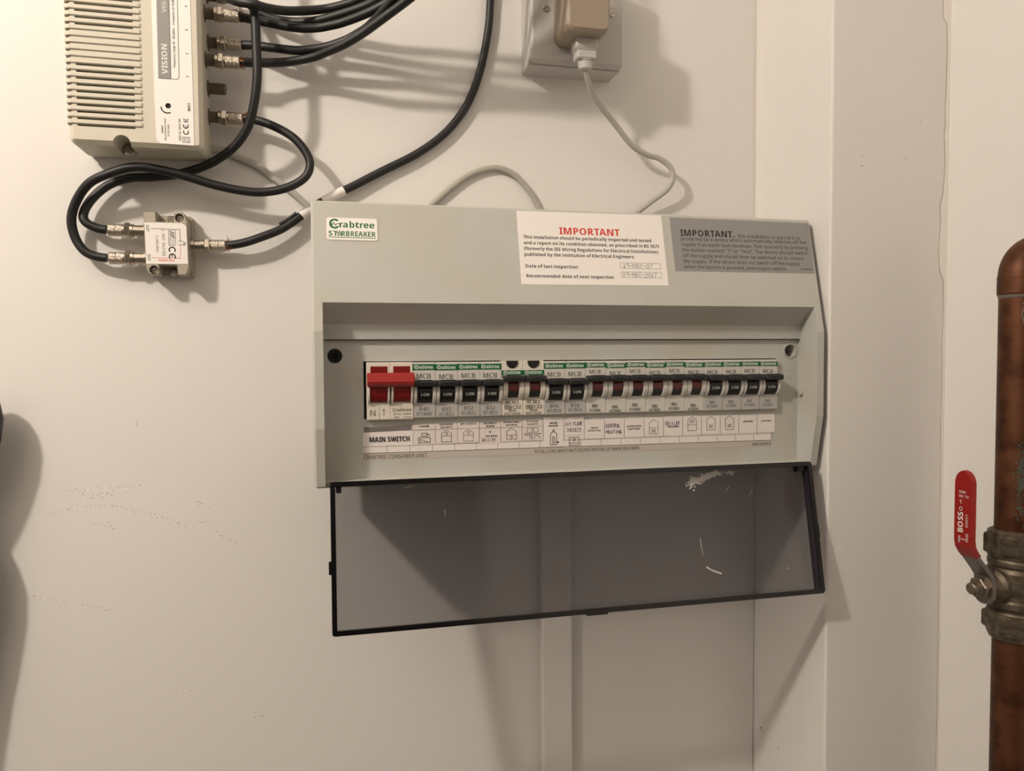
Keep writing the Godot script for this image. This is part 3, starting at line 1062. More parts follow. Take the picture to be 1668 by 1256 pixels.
		var up: float = 7.3 if kind == "flag" else 6.3
		text(st, "MCB", x - 0.6, up + dy, 3.1, 9.4, f, false, true)
		text(st, "B6", x - 0.8, -20.6 + dy * 0.9 + (0.0 if kind == "flag" else 1.2), 2.6, 4.6, fl, false, true)
		text(st, "61/B06", x - 0.8, -24.2 + dy * 0.6 + (0.0 if kind == "flag" else 1.4), 2.4, 9.6, fl, false, true)
	part("lettering", st, "ink", t)
	if not white:
		st = nst()
		var tilt := Transform3D(Basis(Vector3.RIGHT, 0.16), Vector3(x, edge - 5.9, 97.45))
		text(st, "I-ON", 0, -1.3, 2.1, 6.4, tilt, false, true)
		part("toggle_lettering", st, "ink_white", dr)

func main_switch():
	var t := thing("main_switch", "double-width white isolator with a red rocker bar at the start of the breaker row", "switch", Vector3(-159.3, -26.8, 60))
	var sp := side_profile()
	var st := nst()
	prism(st, poly([[17.9, 60], [17.9, 91.9], [17.2, 92.6], [-13.0, 92.6], [-13.6, 93.2], [-26.0, 93.0], [-26.8, 92.2], [-26.8, 88.3], [-26.0, 88.3], [-26.0, 60]]), -177.0, -159.35, sp, 0.25, 0.25)
	prism(st, poly([[17.9, 60], [17.9, 91.9], [17.2, 92.6], [-13.0, 92.6], [-13.6, 93.2], [-26.0, 93.0], [-26.8, 92.2], [-26.8, 88.3], [-26.0, 88.3], [-26.0, 60]]), -159.25, -141.6, sp, 0.25, 0.25)
	for x in [-176.4, -161.4, -158.6, -143.6]:
		prism(st, drum_profile(-3.0, 84.5, 15.0, -48, 42), x, x + 1.6, sp, 0.3, 0.3)
	part("body", st, "switch_white", t)
	st = nst()
	for c in [-167.6, -150.2]:
		box(st, c - 6.4, 4, 90, c + 6.6, 14.8, 92.9, 0.2)
		prism(st, drum_profile(-3.0, 84.5, 13.9, -44, 44), c - 6.8, c + 6.9, sp)
	var rk := part("rocker", st, "red_dark", t, "red rocker drums")
	st = nst()
	prism(st, poly([[9.9, 95], [9.9, 103.2], [8.9, 104.3], [3.4, 105.4], [1.4, 104.6], [-1.0, 100.5], [-1.0, 95]]), -176.9, -141.2, sp, 0.8, 0.8)
	part("rocker_bar", st, "red_plastic", rk, "bright red rocker bar")
	st = nst()
	var tilt := Transform3D(Basis(Vector3.RIGHT, 0.28), Vector3(0, -6.4, 98.0))
	text(st, "I-ON", -167.4, -1.6, 3.0, 8.2, tilt, false, true)
	text(st, "I-ON", -149.9, -1.6, 3.0, 8.2, tilt, false, true)
	part("toggle_lettering", st, "red_plastic", rk)
	var f := Transform3D(Basis.IDENTITY, Vector3(0, 0, 93.2))
	st = nst()
	text(st, "N", -174.6, -23.4, 4.6, 4.0, f)
	stroke(st, [[-167.6, -26.2], [-167.6, -14.4], [-159.6, -14.4]], 0.18, f)
	stroke(st, [[-164.2, -23.0], [-164.2, -18.2]], 0.3, f)
	stroke(st, [[-165.2, -19.6], [-164.2, -18.2], [-163.2, -19.6]], 0.25, f)
	arc_band(st, -156.2, -19.0, 1.1, 0.5, 0.7, 5.6, f)
	text(st, "rabtree", -154.8, -20.2, 2.4, 11.8, f, true)
	stroke(st, [[-150.4, -14.4], [-150.4, -17.2]], 0.18, f)
	part("lettering", st, "ink_pale", t)
	st = nst()
	text(st, "CAT No 100/M2", -157.2, -22.8, 1.3, 14.0, f)
	text(st, "100A", -156.6, -25.4, 1.3, 4.6, f)
	text(st, "AC22A", -149.0, -25.4, 1.3, 5.8, f)
	part("small_print", st, "ink_pale", t)

# ---------------------------------------------------------------- aerial amplifier
func amplifier():
	var t := thing("aerial_amplifier", "beige ribbed aerial amplifier box with coax sockets along its flank, above the small splitter", "amplifier", Vector3(-344, 184, 0))
	var st := nst()
	var b := rrect(-391.6, 184, -297.2, 331, 4.0)
	prism(st, b, 9, 48, Transform3D.IDENTITY, 0.0, 3.0)
	st.generate_normals()
	st.index()
	var body := CSGCombiner3D.new()
	body.name = "body"
	t.add_child(body, true)
	var cm := CSGMesh3D.new()
	cm.name = "body_shell"
	cm.mesh = st.commit()
	cm.material = M["amp_plastic"]
	body.add_child(cm, true)
	var hollow := CSGBox3D.new()
	hollow.name = "hollow"
	hollow.size = Vector3(0.084, 0.118, 0.036)
	hollow.position = (Vector3(-344.4, 257.5, 27.5) - org) * 0.001
	hollow.operation = CSGShape3D.OPERATION_SUBTRACTION
	hollow.material = M["amp_plastic"]
	body.add_child(hollow, true)
	for k in 25:
		if k >= 10 and k < 15:
			continue
		var s := CSGBox3D.new()
		s.name = "vent_cut"
		s.size = Vector3(0.040, 0.0016, 0.03)
		s.position = (Vector3(-365.6, 197.5 + 4.98 * k, 40) - org) * 0.001
		s.operation = CSGShape3D.OPERATION_SUBTRACTION
		s.material = M["amp_plastic"]
		body.add_child(s, true)
	for h in [[-355.5, 185.6, 6.2, 21.0], [-355.5, 329.4, 6.2, 21.0], [-322.0, 215.8, 2.2, 40.0]]:
		var c := CSGCylinder3D.new()
		c.name = "screw_well"
		c.radius = h[2] * 0.001
		c.height = 0.04
		c.sides = 28
		c.rotation_degrees = Vector3(90, 0, 0)
		c.position = (Vector3(h[0], h[1], h[3] + 20) - org) * 0.001
		c.operation = CSGShape3D.OPERATION_SUBTRACTION
		c.material = M["amp_plastic"]
		body.add_child(c, true)
	st = nst()
	box(st, -390.0, 185.4, 0, -298.6, 329.6, 8.6, 1.0)
	part("back_plate", st, "amp_plastic", t)
	# ribs, wrapping over the flank
	for k in 25:
		var y := 197.5 + 4.98 * k + 0.8
		st = nst()
		var prof := PackedVector2Array([Vector2(-340.5, 47.5), Vector2(-340.0, 48.3), Vector2(-341.2, 49.0), Vector2(-389.6, 49.0), Vector2(-392.4, 47.8), Vector2(-393.4, 45.0), Vector2(-393.4, 14.0), Vector2(-391.0, 12.0), Vector2(-391.0, 47.5)])
		prism(st, prof, -(y + 3.3), -y, Transform3D(Basis(Vector3(1, 0, 0), Vector3(0, 0, 1), Vector3(0, -1, 0)), Vector3.ZERO), 0.5, 0.5)
		part("vent_rib", st, "amp_plastic", t)
	# screw in the lower well
	st = nst()
	var sx := Transform3D(Basis.IDENTITY, Vector3(-355.5, 187.0, 0))
	lathe(st, [[0, 20.5], [4.5, 20.5], [4.5, 22.4], [3.6, 24.0], [0, 24.4]], sx, 22)
	for a in 2:
		box(st, -2.5, -0.45, 23.6, 2.5, 0.45, 24.8, 0.0, sx * Transform3D(Basis(Vector3.BACK, a * PI / 2 + 0.7), Vector3.ZERO))
	part("case_screw", st, "steel", t)
	# gain dial in its hole
	st = nst()
	lathe(st, [[0, 44], [1.9, 44], [1.9, 46.6], [1.5, 47], [0, 47]], Transform3D(Basis.IDENTITY, Vector3(-322.0, 215.8, 0)), 20)
	part("gain_dial", st, "black_plastic", t)
	# printed plate with a hole for the dial
	st = nst()
	var xl := -332.4
	var xr := -303.9
	prism(st, poly([[xl + 1.4, 189.4], [xl + 4.2, 187.0], [xr, 186.6], [xr, 213.4], [xl + 1.0, 213.4]]), 48.0, 48.35)
	prism(st, poly([[xl + 0.8, 218.2], [xr, 218.2], [xr - 0.8, 328], [xl, 328]]), 48.0, 48.35)
	for side in [-1, 1]:
		var half := PackedVector2Array()
		half.append(Vector2(-322.0, 218.2))
		half.append(Vector2(xr if side > 0 else xl + 0.8, 218.2))
		half.append(Vector2(xr if side > 0 else xl + 1.0, 213.4))
		half.append(Vector2(-322.0, 213.4))
		for k in 11:
			var a := -PI / 2 + PI * k / 10.0
			half.append(Vector2(-322.0 + side * 2.1 * cos(a), 215.8 + 2.1 * sin(a)))
		prism(st, half, 48.0, 48.35)
	var lb := part("front_plate", st, "label_white", t, "white printed plate")
	st = nst()
	prism(st, rrect(-328.5, 236.0, -319.5, 324, 1.4), 48.35, 48.42)
	part("brand_panel", st, "label_dark_grey", lb, "grey brand panel")
	# lettering runs up the plate
	var f := Transform3D(Basis(Vector3(0, 1, 0), Vector3(-1, 0, 0), Vector3(0, 0, 1)), Vector3(0, 0, 48.42))   # local x up, local y towards the ribs
	st = nst()
	text(st, "VISION", 239.6, 321.8, 4.0, 22.6, f, true)
	text(st, "V6S-600", 286.0, 321.8, 3.0, 18.0, f)
	part("white_lettering", st, "ink_white", lb)
	st = nst()
	text(st, "Frequency range 40 - 862MHz    6 outputs x 8-16dB gain", 245.0, 316.0, 1.7, 56.0, f)
	stroke(st, [[236.2, 328.4], [236.2, 315.0], [237.4, 313.6], [324, 313.6]], 0.35, f)
	stroke(st, [[236.4, 319.5], [324, 319.5]], 0.3, f)
	for q in [["1", 238.2], ["2", 255.8], ["3", 273.6], ["4", 291.6], ["5", 309.4]]:
		text(st, q[0], q[1], 306.6, 1.9, 1.1, f, true)
	text(st, "INPUT", 212.6, 306.0, 1.9, 6.4, f, true)
	stroke(st, circle_pts(214.6, 322.6, 4.4, 10, PI * 0.52, PI * 1.15), 0.8, f)
	text(st, "Caution", 194.6, 326.0, 1.3, 6.0, f, true)
	text(st, "Risk Of Electric Shock", 189.6, 323.8, 1.3, 16.6, f)
	text(st, "Do Not Open", 192.6, 321.6, 1.3, 9.0, f)
	text(st, "240V AC 50Hz 3W", 189.4, 313.2, 1.7, 17.0, f)
	stroke(st, [[188.6, 312.0], [192.6, 312.0], [192.6, 307.0], [188.6, 307.0]], 0.3, f, true)
	stroke(st, [[189.6, 310.8], [191.6, 310.8], [191.6, 308.2], [189.6, 308.2]], 0.3, f, true)
	stroke(st, circle_pts(196.6, 309.6, 1.7, 10, 1.1, 5.2), 0.6, f)
	stroke(st, circle_pts(201.2, 309.6, 1.7, 10, 1.1, 5.2), 0.6, f)
	stroke(st, [[199.6, 309.6], [201.2, 309.6]], 0.5, f)
	stroke(st, [[203.8, 311.0], [206.4, 308.0]], 0.3, f)
	stroke(st, [[203.8, 308.0], [206.4, 311.0]], 0.3, f)
	stroke(st, [[204.4, 308.2], [204.4, 310.8], [206.2, 311.2], [206.2, 307.8]], 0.25, f, true)
	part("lettering", st, "ink", lb)
	for q in PORTS:
		port(t, Vector3(-297.2, q[0], q[1]), Vector3.RIGHT, 14.0)

const PORTS := [[219.0, 15.0], [241.0, 18.0], [260.0, 28.0], [280.0, 12.0], [297.0, 27.0], [317.0, 14.0]]

func port(t: Node3D, at: Vector3, dir: Vector3, length: float):
	var st := nst()
	var prof := [[0, -1], [6.6, -1], [6.6, 0.6], [4.7, 0.8]]
	var z := 1.2
	while z < length - 1.5:
		prof.append([4.7, z])
		prof.append([4.25, z + 0.5])
		z += 1.0
	prof.append_array([[4.5, length - 1.0], [3.7, length], [1.6, length], [1.4, length - 2.0], [0, length - 2.0]])
	lathe(st, prof, along(at, dir), 20, false)
	part("coax_socket", st, "dull_nickel", t)

# ---------------------------------------------------------------- splitter
func splitter():
	var t := thing("cable_splitter", "small cast metal two-way splitter with a white printed plate between three black cables", "splitter", Vector3(-331, 89, 0))
	var body := CSGCombiner3D.new()
	body.name = "body"
	t.add_child(body, true)
	var add := func(pl: PackedVector2Array, z0: float, z1: float, bev: float):
		var st := nst()
		prism(st, pl, z0, z1, Transform3D.IDENTITY, 0.0, bev)
		st.generate_normals()
		st.index()
		var cm := CSGMesh3D.new()
		cm.name = "casting"
		cm.mesh = st.commit()
		cm.material = M["cast_zinc"]
		body.add_child(cm, true)
	add.call(poly([[-347.2, 139.0], [-337.9, 139.2], [-337.6, 131.4], [-324.8, 131.6], [-324.5, 138.4], [-318.2, 139.6], [-316.2, 137.8], [-314.4, 131.6], [-313.7, 97.0], [-315.0, 91.0], [-316.4, 89.0], [-322.4, 88.8], [-323.0, 96.6], [-336.2, 96.8], [-336.4, 89.0], [-342.6, 89.2], [-345.0, 90.8], [-346.4, 97.6]]), 0.2, 22.6, 0.7)
	add.call(rrect(-345.6, 88.4, -312.6, 138.6, 2.5), 0.0, 9.0, 0.6)
	for h in [[-320.4, 135.0], [-340.4, 93.0]]:
		var c := CSGCylinder3D.new()
		c.name = "screw_hole"
		c.radius = 0.0034
		c.height = 0.02
		c.sides = 22
		c.rotation_degrees = Vector3(90, 0, 0)
		c.position = (Vector3(h[0], h[1], 28.5) - org) * 0.001
		c.operation = CSGShape3D.OPERATION_SUBTRACTION
		c.material = M["cast_zinc"]
		body.add_child(c, true)
	for h in [[-320.4, 135.0, 18.4], [-340.4, 93.0, 18.4], [-328.6, 135.4, 10.6], [-327.2, 92.4, 10.6]]:
		var st := nst()
		var sx := Transform3D(Basis(Vector3.BACK, 0.5), Vector3(h[0], h[1], 0))
		lathe(st, [[0, h[2] - 1.8], [3.0, h[2] - 1.8], [3.0, h[2] + 0.2], [2.2, h[2] + 1.2], [1.0, h[2] + 1.2], [0.8, h[2] + 0.3], [0, h[2] + 0.3]], sx, 18)
		for a in 2:
			box(st, -2.0, -0.35, h[2] + 0.9, 2.0, 0.35, h[2] + 1.45, 0.0, sx * Transform3D(Basis(Vector3.BACK, a * PI / 2), Vector3.ZERO))
		part("screw", st, "nickel", t)
	var st2 := nst()
	prism(st2, poly([[-346.4, 130.3], [-318.4, 130.7], [-315.2, 128.3], [-314.5, 97.9], [-345.7, 97.5]]), 22.6, 22.95)
	var lb := part("front_plate", st2, "label_white", t, "white printed plate")
	# lettering runs down the plate
	var f := Transform3D(Basis(Vector3(0, -1, 0), Vector3(1, 0, 0), Vector3(0, 0, 1)), Vector3(0, 0, 22.95))   # local x down, local y to the input side
	var st := nst()
	text(st, "OUT", -128.4, -345.2, 2.2, 5.2, f, true)
	text(st, "OUT", -105.2, -344.6, 2.2, 5.2, f, true)
	text(st, "IN", -115.6, -317.8, 1.9, 2.6, f, true)
	text(st, "2 - WAY  SPLITTER", -125.4, -333.6, 2.2, 21.4, f)
	text(st, "5-2400 MHz", -120.2, -338.2, 1.9, 13.2, f)
	stroke(st, [[-125.6, -341.8], [-125.6, -320.2], [-115.4, -319.8]], 0.35, f)
	stroke(st, [[-116.2, -321.4], [-116.2, -318.0]], 0.35, f)
	stroke(st, [[-113.2, -321.4], [-113.2, -318.0]], 0.35, f)
	stroke(st, [[-124.6, -328.6], [-124.6, -323.6], [-112.6, -323.6], [-112.6, -328.6]], 0.3, f, true)
	stroke(st, [[-118.6, -328.6], [-118.6, -323.6]], 0.3, f)
	text(st, "TOUGH", -118.0, -326.0, 1.4, 5.0, f)
	text(st, "BUILD", -118.0, -328.2, 1.4, 5.0, f)
	for k in 3:
		stroke(st, [[-123.6 + k * 1.5, -327.6], [-122.4 + k * 1.5, -324.6]], 0.7, f)
	stroke(st, circle_pts(-109.0, -326.2, 2.2, 12, 1.0, 5.3), 0.85, f)
	stroke(st, circle_pts(-103.6, -326.2, 2.2, 12, 1.0, 5.3), 0.85, f)
	stroke(st, [[-105.6, -326.2], [-103.6, -326.2]], 0.7, f)
	part("lettering", st, "ink", lb)
	st = nst()
	stroke(st, [[-102.5, -341.6], [-102.4, -320.2], [-113.4, -319.8]], 0.35, f)
	var across := Transform3D(Basis.IDENTITY, Vector3(0, 0, 22.95))
	text(st, "POWER PASS", -336.4, 99.8, 1.5, 11.8, across, true)
	part("red_lettering", st, "ink_red", lb)
	for q in [[Vector3(-346.4, 125.0, 12), Vector3(-1, 0.01, 0)], [Vector3(-346.4, 103.1, 12), Vector3(-1, -0.02, 0)], [Vector3(-313.6, 114.4, 12), Vector3(1, 0.02, 0)]]:
		var at: Vector3 = q[0]
		st = nst()
		lathe(st, [[0, -1], [5.6, -1], [5.6, 2.6], [4.6, 3.0], [4.6, 12.0], [3.8, 13.0], [0, 13.0]], along(at, q[1]), 20, false)
		part("coax_socket", st, "nickel", t)

# ---------------------------------------------------------------- coax cables
func connector(t: Node3D, at: Vector3, dir: Vector3, strands := false):   # at: end nearest the socket
	var xf := along(at, dir)
	var st := nst()
	lathe(st, [[4.8, 0], [5.3, 0.2], [5.3, 2.4], [4.9, 2.6]], xf, 20)
	prism(st, ngon(0, 0, 6.3, 6, 0.3), 2.6, 6.6, xf, 0.5, 0.5)
	lathe(st, [[4.9, 6.6], [4.9, 7.8], [4.6, 8.0]], xf, 20)
	part("plug_nut", st, "nickel", t)
	st = nst()
	lathe(st, [[3.4, 7.8], [4.7, 8.0], [4.9, 9.0], [4.9, 13.0], [4.5, 13.3], [4.9, 13.6], [4.9, 18.4], [4.4, 18.9], [3.2, 18.9]], xf, 22)
	part("crimp_sleeve", st, "crimp_nickel", t)
	if strands:
		st = nst()
		var r := RandomNumberGenerator.new()
		r.seed = int(at.y * 10)
		for i in 16:
			var a := r.randf_range(0, TAU)
			var p0 := xf * Vector3(3.6 * cos(a), 3.6 * sin(a), 18.6)
			var p1 := xf * Vector3(4.6 * cos(a + 0.3), 4.6 * sin(a + 0.3), 20.6 + r.randf_range(-0.6, 1.2))
			var p2 := p1 + Vector3(r.randf_range(-2.5, 3.0), r.randf_range(-0.5, 4.0), r.randf_range(-0.5, 2.5))
			tube(st, [p0, p1, p2], 0.16, 5, 3)
		part("copper_braid", st, "copper_strand", t, "frayed copper braid").set_meta("kind", "stuff")

func pts3(l: Array) -> Array:
	var o := []
	for q in l:
		o.append(Vector3(q[0], q[1], q[2]))
	return o

func coax(label: String, path: Array, r := 3.55) -> Node3D:
	var p := pts3(path)
	var t := thing("coax_cable", label, "cable", p[0], "black coax cables")
	var st := nst()
	tube(st, p, r, 14, 7)
	part("sheath", st, "cable_black", t)
	return t

func coax_cables():
	# amplifier input, looping round to the splitter's lower outlet
	var t := coax("black coax cable looping from the amplifier's lowest socket round to the splitter's lower outlet", [[-271.5, 219.2, 15], [-264, 219, 16], [-249.3, 214.6, 19], [-232.2, 205.3, 22], [-221.5, 193.3, 24], [-217.7, 182, 25], [-222.3, 171, 25], [-236.7, 162.3, 24], [-254.8, 158.2, 23], [-271.6, 158.5, 23], [-292.7, 162, 24], [-315.4, 168, 26], [-337, 172, 28], [-353, 172, 29], [-369, 167, 28], [-385, 159.5, 24], [-396, 147, 18], [-401.5, 133, 14], [-400, 119, 12], [-394, 108.5, 12], [-386, 104, 12], [-377, 102.6, 12]])
	connector(t, Vector3(-290.0, 219.0, 15), Vector3.RIGHT, true)
	connector(t, Vector3(-356.6, 103.0, 12), Vector3(-1, -0.02, 0))
	t = coax("black coax cable dropping past the sockets and under the amplifier to the splitter's upper outlet", [[-259, 899, 8], [-259, 720, 10], [-258, 560, 22], [-258, 440, 32], [-258.6, 372, 38], [-259, 333, 40], [-258.2, 302, 42], [-257.3, 285, 43], [-257, 268, 43], [-256.8, 246, 42.5], [-259.6, 226, 39], [-265.4, 208, 33], [-275.4, 195, 26], [-288.3, 185.8, 19], [-303, 178.8, 13], [-323, 173, 8], [-342, 170, 7], [-360, 168, 8], [-376, 161, 9], [-388, 149, 10], [-393.5, 138, 11], [-392, 131, 12], [-384, 126.4, 12], [-377, 125.2, 12]])
	connector(t, Vector3(-356.6, 125.1, 12), Vector3(-1, 0.01, 0))
	t = coax("black coax cable leaving amplifier socket 2, lowest of the upward bundle", [[-271.5, 260.4, 28], [-262.5, 261.5, 26], [-254.5, 262.5, 24], [-236, 265.4, 22], [-223.8, 267.8, 23.5], [-211.8, 269.5, 29], [-201, 272, 36.5], [-190, 274.8, 44], [-180.6, 278.8, 50], [-172, 283, 55.5], [-157.5, 291, 66], [-140.7, 300.7, 77.5], [-122.8, 311.5, 92], [-104.6, 322, 106], [-92, 332, 115], [-83, 354, 123], [-80, 395, 124], [-84, 480, 100], [-84, 600, 40], [-84, 720, 12], [-84, 899, 8]])
	connector(t, Vector3(-290.0, 260.0, 28), Vector3.RIGHT, true)
	t = coax("black coax cable leaving amplifier socket 3, merging into the upward bundle", [[-271.5, 280.2, 12], [-262, 279.6, 15], [-251.3, 277.2, 20], [-228.5, 275.1, 23.5], [-216, 276.5, 24.5], [-205.3, 278, 27], [-196.4, 280.2, 30], [-187, 283, 34], [-178, 286.8, 39], [-170, 290.2, 46], [-160.4, 296.5, 58], [-150.6, 304, 70], [-140.6, 311.5, 81], [-125.8, 322, 97], [-110, 334, 110], [-102, 352, 117], [-98, 392, 118], [-102, 480, 95], [-112, 600, 38], [-112, 720, 12], [-112, 899, 8]])
	connector(t, Vector3(-290.0, 280.0, 12), Vector3.RIGHT)
	t = coax("black coax cable leaving amplifier socket 4, arching across beside the vertical cable", [[-271.5, 297, 27], [-262, 296.6, 25], [-251, 295.6, 24], [-228, 291.9, 27.5], [-211.4, 292.6, 29], [-199.6, 294, 33], [-188.8, 295.9, 37.5], [-169.6, 300.4, 49], [-151.3, 307.6, 59.5], [-132.8, 313.6, 76], [-114.7, 324, 92.5], [-104, 336, 101], [-96, 356, 107], [-92, 400, 107], [-94, 480, 80], [-98, 600, 38], [-98, 720, 12], [-98, 899, 8]])
	connector(t, Vector3(-290.0, 297.0, 27), Vector3.RIGHT, true)
	t = coax("uppermost black coax cable of the bundle, crossing in front of the vertical cable", [[-271.5, 317, 20], [-277, 307, 36], [-270, 299.5, 48], [-258, 296.6, 53], [-249.3, 296.6, 49], [-239, 299, 41], [-227, 303, 33], [-205, 309.6, 26], [-188.5, 312.2, 32], [-177.3, 314.8, 38], [-160, 322, 49], [-141.4, 331, 64], [-123, 342.5, 82], [-114, 361, 86], [-109, 400, 88], [-116, 480, 70], [-132, 600, 30], [-140, 720, 12], [-140, 899, 8]])
	connector(t, Vector3(-290.0, 317.0, 14), Vector3.RIGHT)
	coax("black coax cable lying in the middle of the bundle behind the others", [[-264, 314, 10], [-250, 305, 12], [-231.7, 301.2, 16], [-212.4, 300.6, 23], [-190, 303.8, 34], [-167, 309, 47], [-150.6, 316.2, 60], [-130.4, 326, 76], [-113, 341, 91], [-104, 360, 97], [-101, 400, 98], [-108, 480, 78], [-140, 590, 46], [-156, 720, 12], [-156, 899, 8]])
	# long cable on the far side
	t = coax("long black coax cable curving down behind the consumer unit's corner into the splitter", [[-50, 899, 5], [-51, 600, 5], [-53, 430, 4.5], [-56, 385, 4.5], [-56.5, 358, 4.5], [-59, 341.5, 4.5], [-60.7, 319.7, 4.5], [-65.5, 292.2, 4.5], [-72.4, 267.2, 4.5], [-83.2, 243.6, 4.5], [-101.2, 220.8, 4.5], [-126, 201.5, 4.6], [-158.4, 183.6, 5], [-182.3, 170, 6], [-200.6, 160.2, 7], [-213.5, 152, 8], [-224, 144, 9], [-241, 131, 11], [-259, 122.5, 13], [-273, 117.5, 13], [-286.6, 115.0, 12]])
	connector(t, Vector3(-305.6, 114.6, 12), Vector3(1, 0.02, 0), true)
	for q in [[[-190, 165.8, 6.4], [-200.6, 160.2, 7], [-208, 155.4, 7.6]], [[-216.5, 150.0, 8.2], [-224, 144, 9], [-226, 142.2, 9.2]]]:
		var st := nst()
		tube(st, pts3(q), 3.95, 14, 5)
		part("marker_sleeve", st, "label_white", t, "white cable marker")
	var st := nst()
	tube(st, pts3([[-243.4, 133.8, 12.2], [-236.5, 138.6, 11.2], [-229.6, 144.2, 11.6]]), 1.5, 8, 3)
	part("tape_tail", st, "cable_black", t)

func grey_leads():
	# flat lead of the amplifier
	var p := pts3([[-299.5, 195, 5], [-290, 196, 4], [-278, 191, 3.6], [-263, 185, 3.6], [-249, 175, 3.6], [-234, 164, 3.6], [-222, 153, 3.2], [-212, 143.5, 3.0], [-205, 138, 3]])
	var t := thing("mains_flex", "flat greyish flex running from under the amplifier behind the consumer unit's corner", "cable", p[0], "pale mains flexes")
	var st := nst()
	tube(st, p, 2.9, 12, 7, 0.55)
	part("sheath", st, "cord_grey", t)
	p = pts3([[-126, 138, 3.2], [-121, 149, 3.2], [-110, 160.4, 3.2], [-96, 173, 3.2], [-82, 183.5, 3.2], [-67.7, 190.2, 3.2], [-52.3, 192.7, 3.2], [-37.4, 187.3, 3.2], [-26.5, 176.8, 3.2], [-18.4, 165.8, 3.2], [-13, 153, 3.2], [-11, 138, 3.2]])
	t = thing("mains_flex", "pale flex arching above the consumer unit with both ends behind its top edge", "cable", p[0], "pale mains flexes")
	st = nst()
	tube(st, p, 2.7, 12, 7, 0.85)
	part("sheath", st, "cord_tan", t)

# ---------------------------------------------------------------- mains socket and plug
func socket():
	var t := thing("wall_socket", "white single mains socket on a surface box with a beige plug in it", "socket", Vector3(13, 322, 0))
	var st := nst()
	prism(st, rrect(-29.8, 278.4, 55.8, 364.6, 2.0), 0, 27, Transform3D.IDENTITY, 0.0, 0.3)
	part("surface_box", st, "socket_plastic", t)
	st = nst()
	prism(st, rrect(-29.6, 279.6, 56.0, 365.4, 3.0), 27.3, 36, Transform3D.IDENTITY, 0.3, 1.6)
	part("faceplate", st, "socket_plastic", t)
	for q in [[-16.2, 324.4, 0.5], [44.8, 325.6, 0.35]]:
		st = nst()
		var xf := Transform3D(Basis(Vector3.BACK, q[2]), Vector3(q[0], q[1], 0))
		for s in 2:
			var half := PackedVector2Array()
			for c in circle_pts(0, 0.45, 3.0, 10, 0.0, PI):
				half.append(Vector2(c[0], c[1]))
			prism(st, half, 35.6, 36.9, xf * Transform3D(Basis(Vector3.BACK, PI * s), Vector3.ZERO), 0.0, 0.5)
		lathe(st, [[0, 35.9], [3.0, 35.9], [3.0, 36.05], [0, 36.05]], xf, 18)
		part("screw", st, "steel", t)
	# plug and its cord
	t = thing("mains_plug", "beige plug pushed into the wall socket, its pale flex snaking down behind the consumer unit", "plug", Vector3(10, 316, 36))
	st = nst()
	var lowc := rrect(-9.4, 291.8, 28.6, 341, 7.0, 6)
	prism(st, lowc, 36.2, 75, Transform3D.IDENTITY, 0.0, 2.4)
	part("plug_body", st, "plug_plastic", t)
	st = nst()
	box(st, 3.4, 283.6, 44.5, 22.6, 292.6, 60.5, 0.8)
	box(st, 5.0, 275.8, 45.6, 21.8, 283.2, 59.4, 0.8)
	box(st, 4.4, 282.6, 45.2, 22.2, 284.2, 60.0, 0.4)
	lathe(st, [[0, 0], [7.2, 0], [7.2, 0.8], [6.3, 1.2], [5.8, 7.2], [3.4, 8.0], [0, 8.0]], along(Vector3(13.8, 276.2, 52), Vector3(0.03, -1, -0.04)), 20)
	part("cord_grip", st, "socket_plastic", t)
	st = nst()
	tube(st, pts3([[14, 272, 52], [15.5, 267, 50], [18, 262, 47], [24, 254, 41], [36, 244, 33], [53, 231, 25], [70, 216, 20], [86, 209, 17], [100, 206, 16], [111, 198, 16], [113, 188, 16], [108, 178, 14], [95, 168, 11], [82, 158, 8], [72, 150, 7], [64, 138, 6]]), 2.6, 12, 7, 0.8)
	part("cord", st, "cord_grey", t)

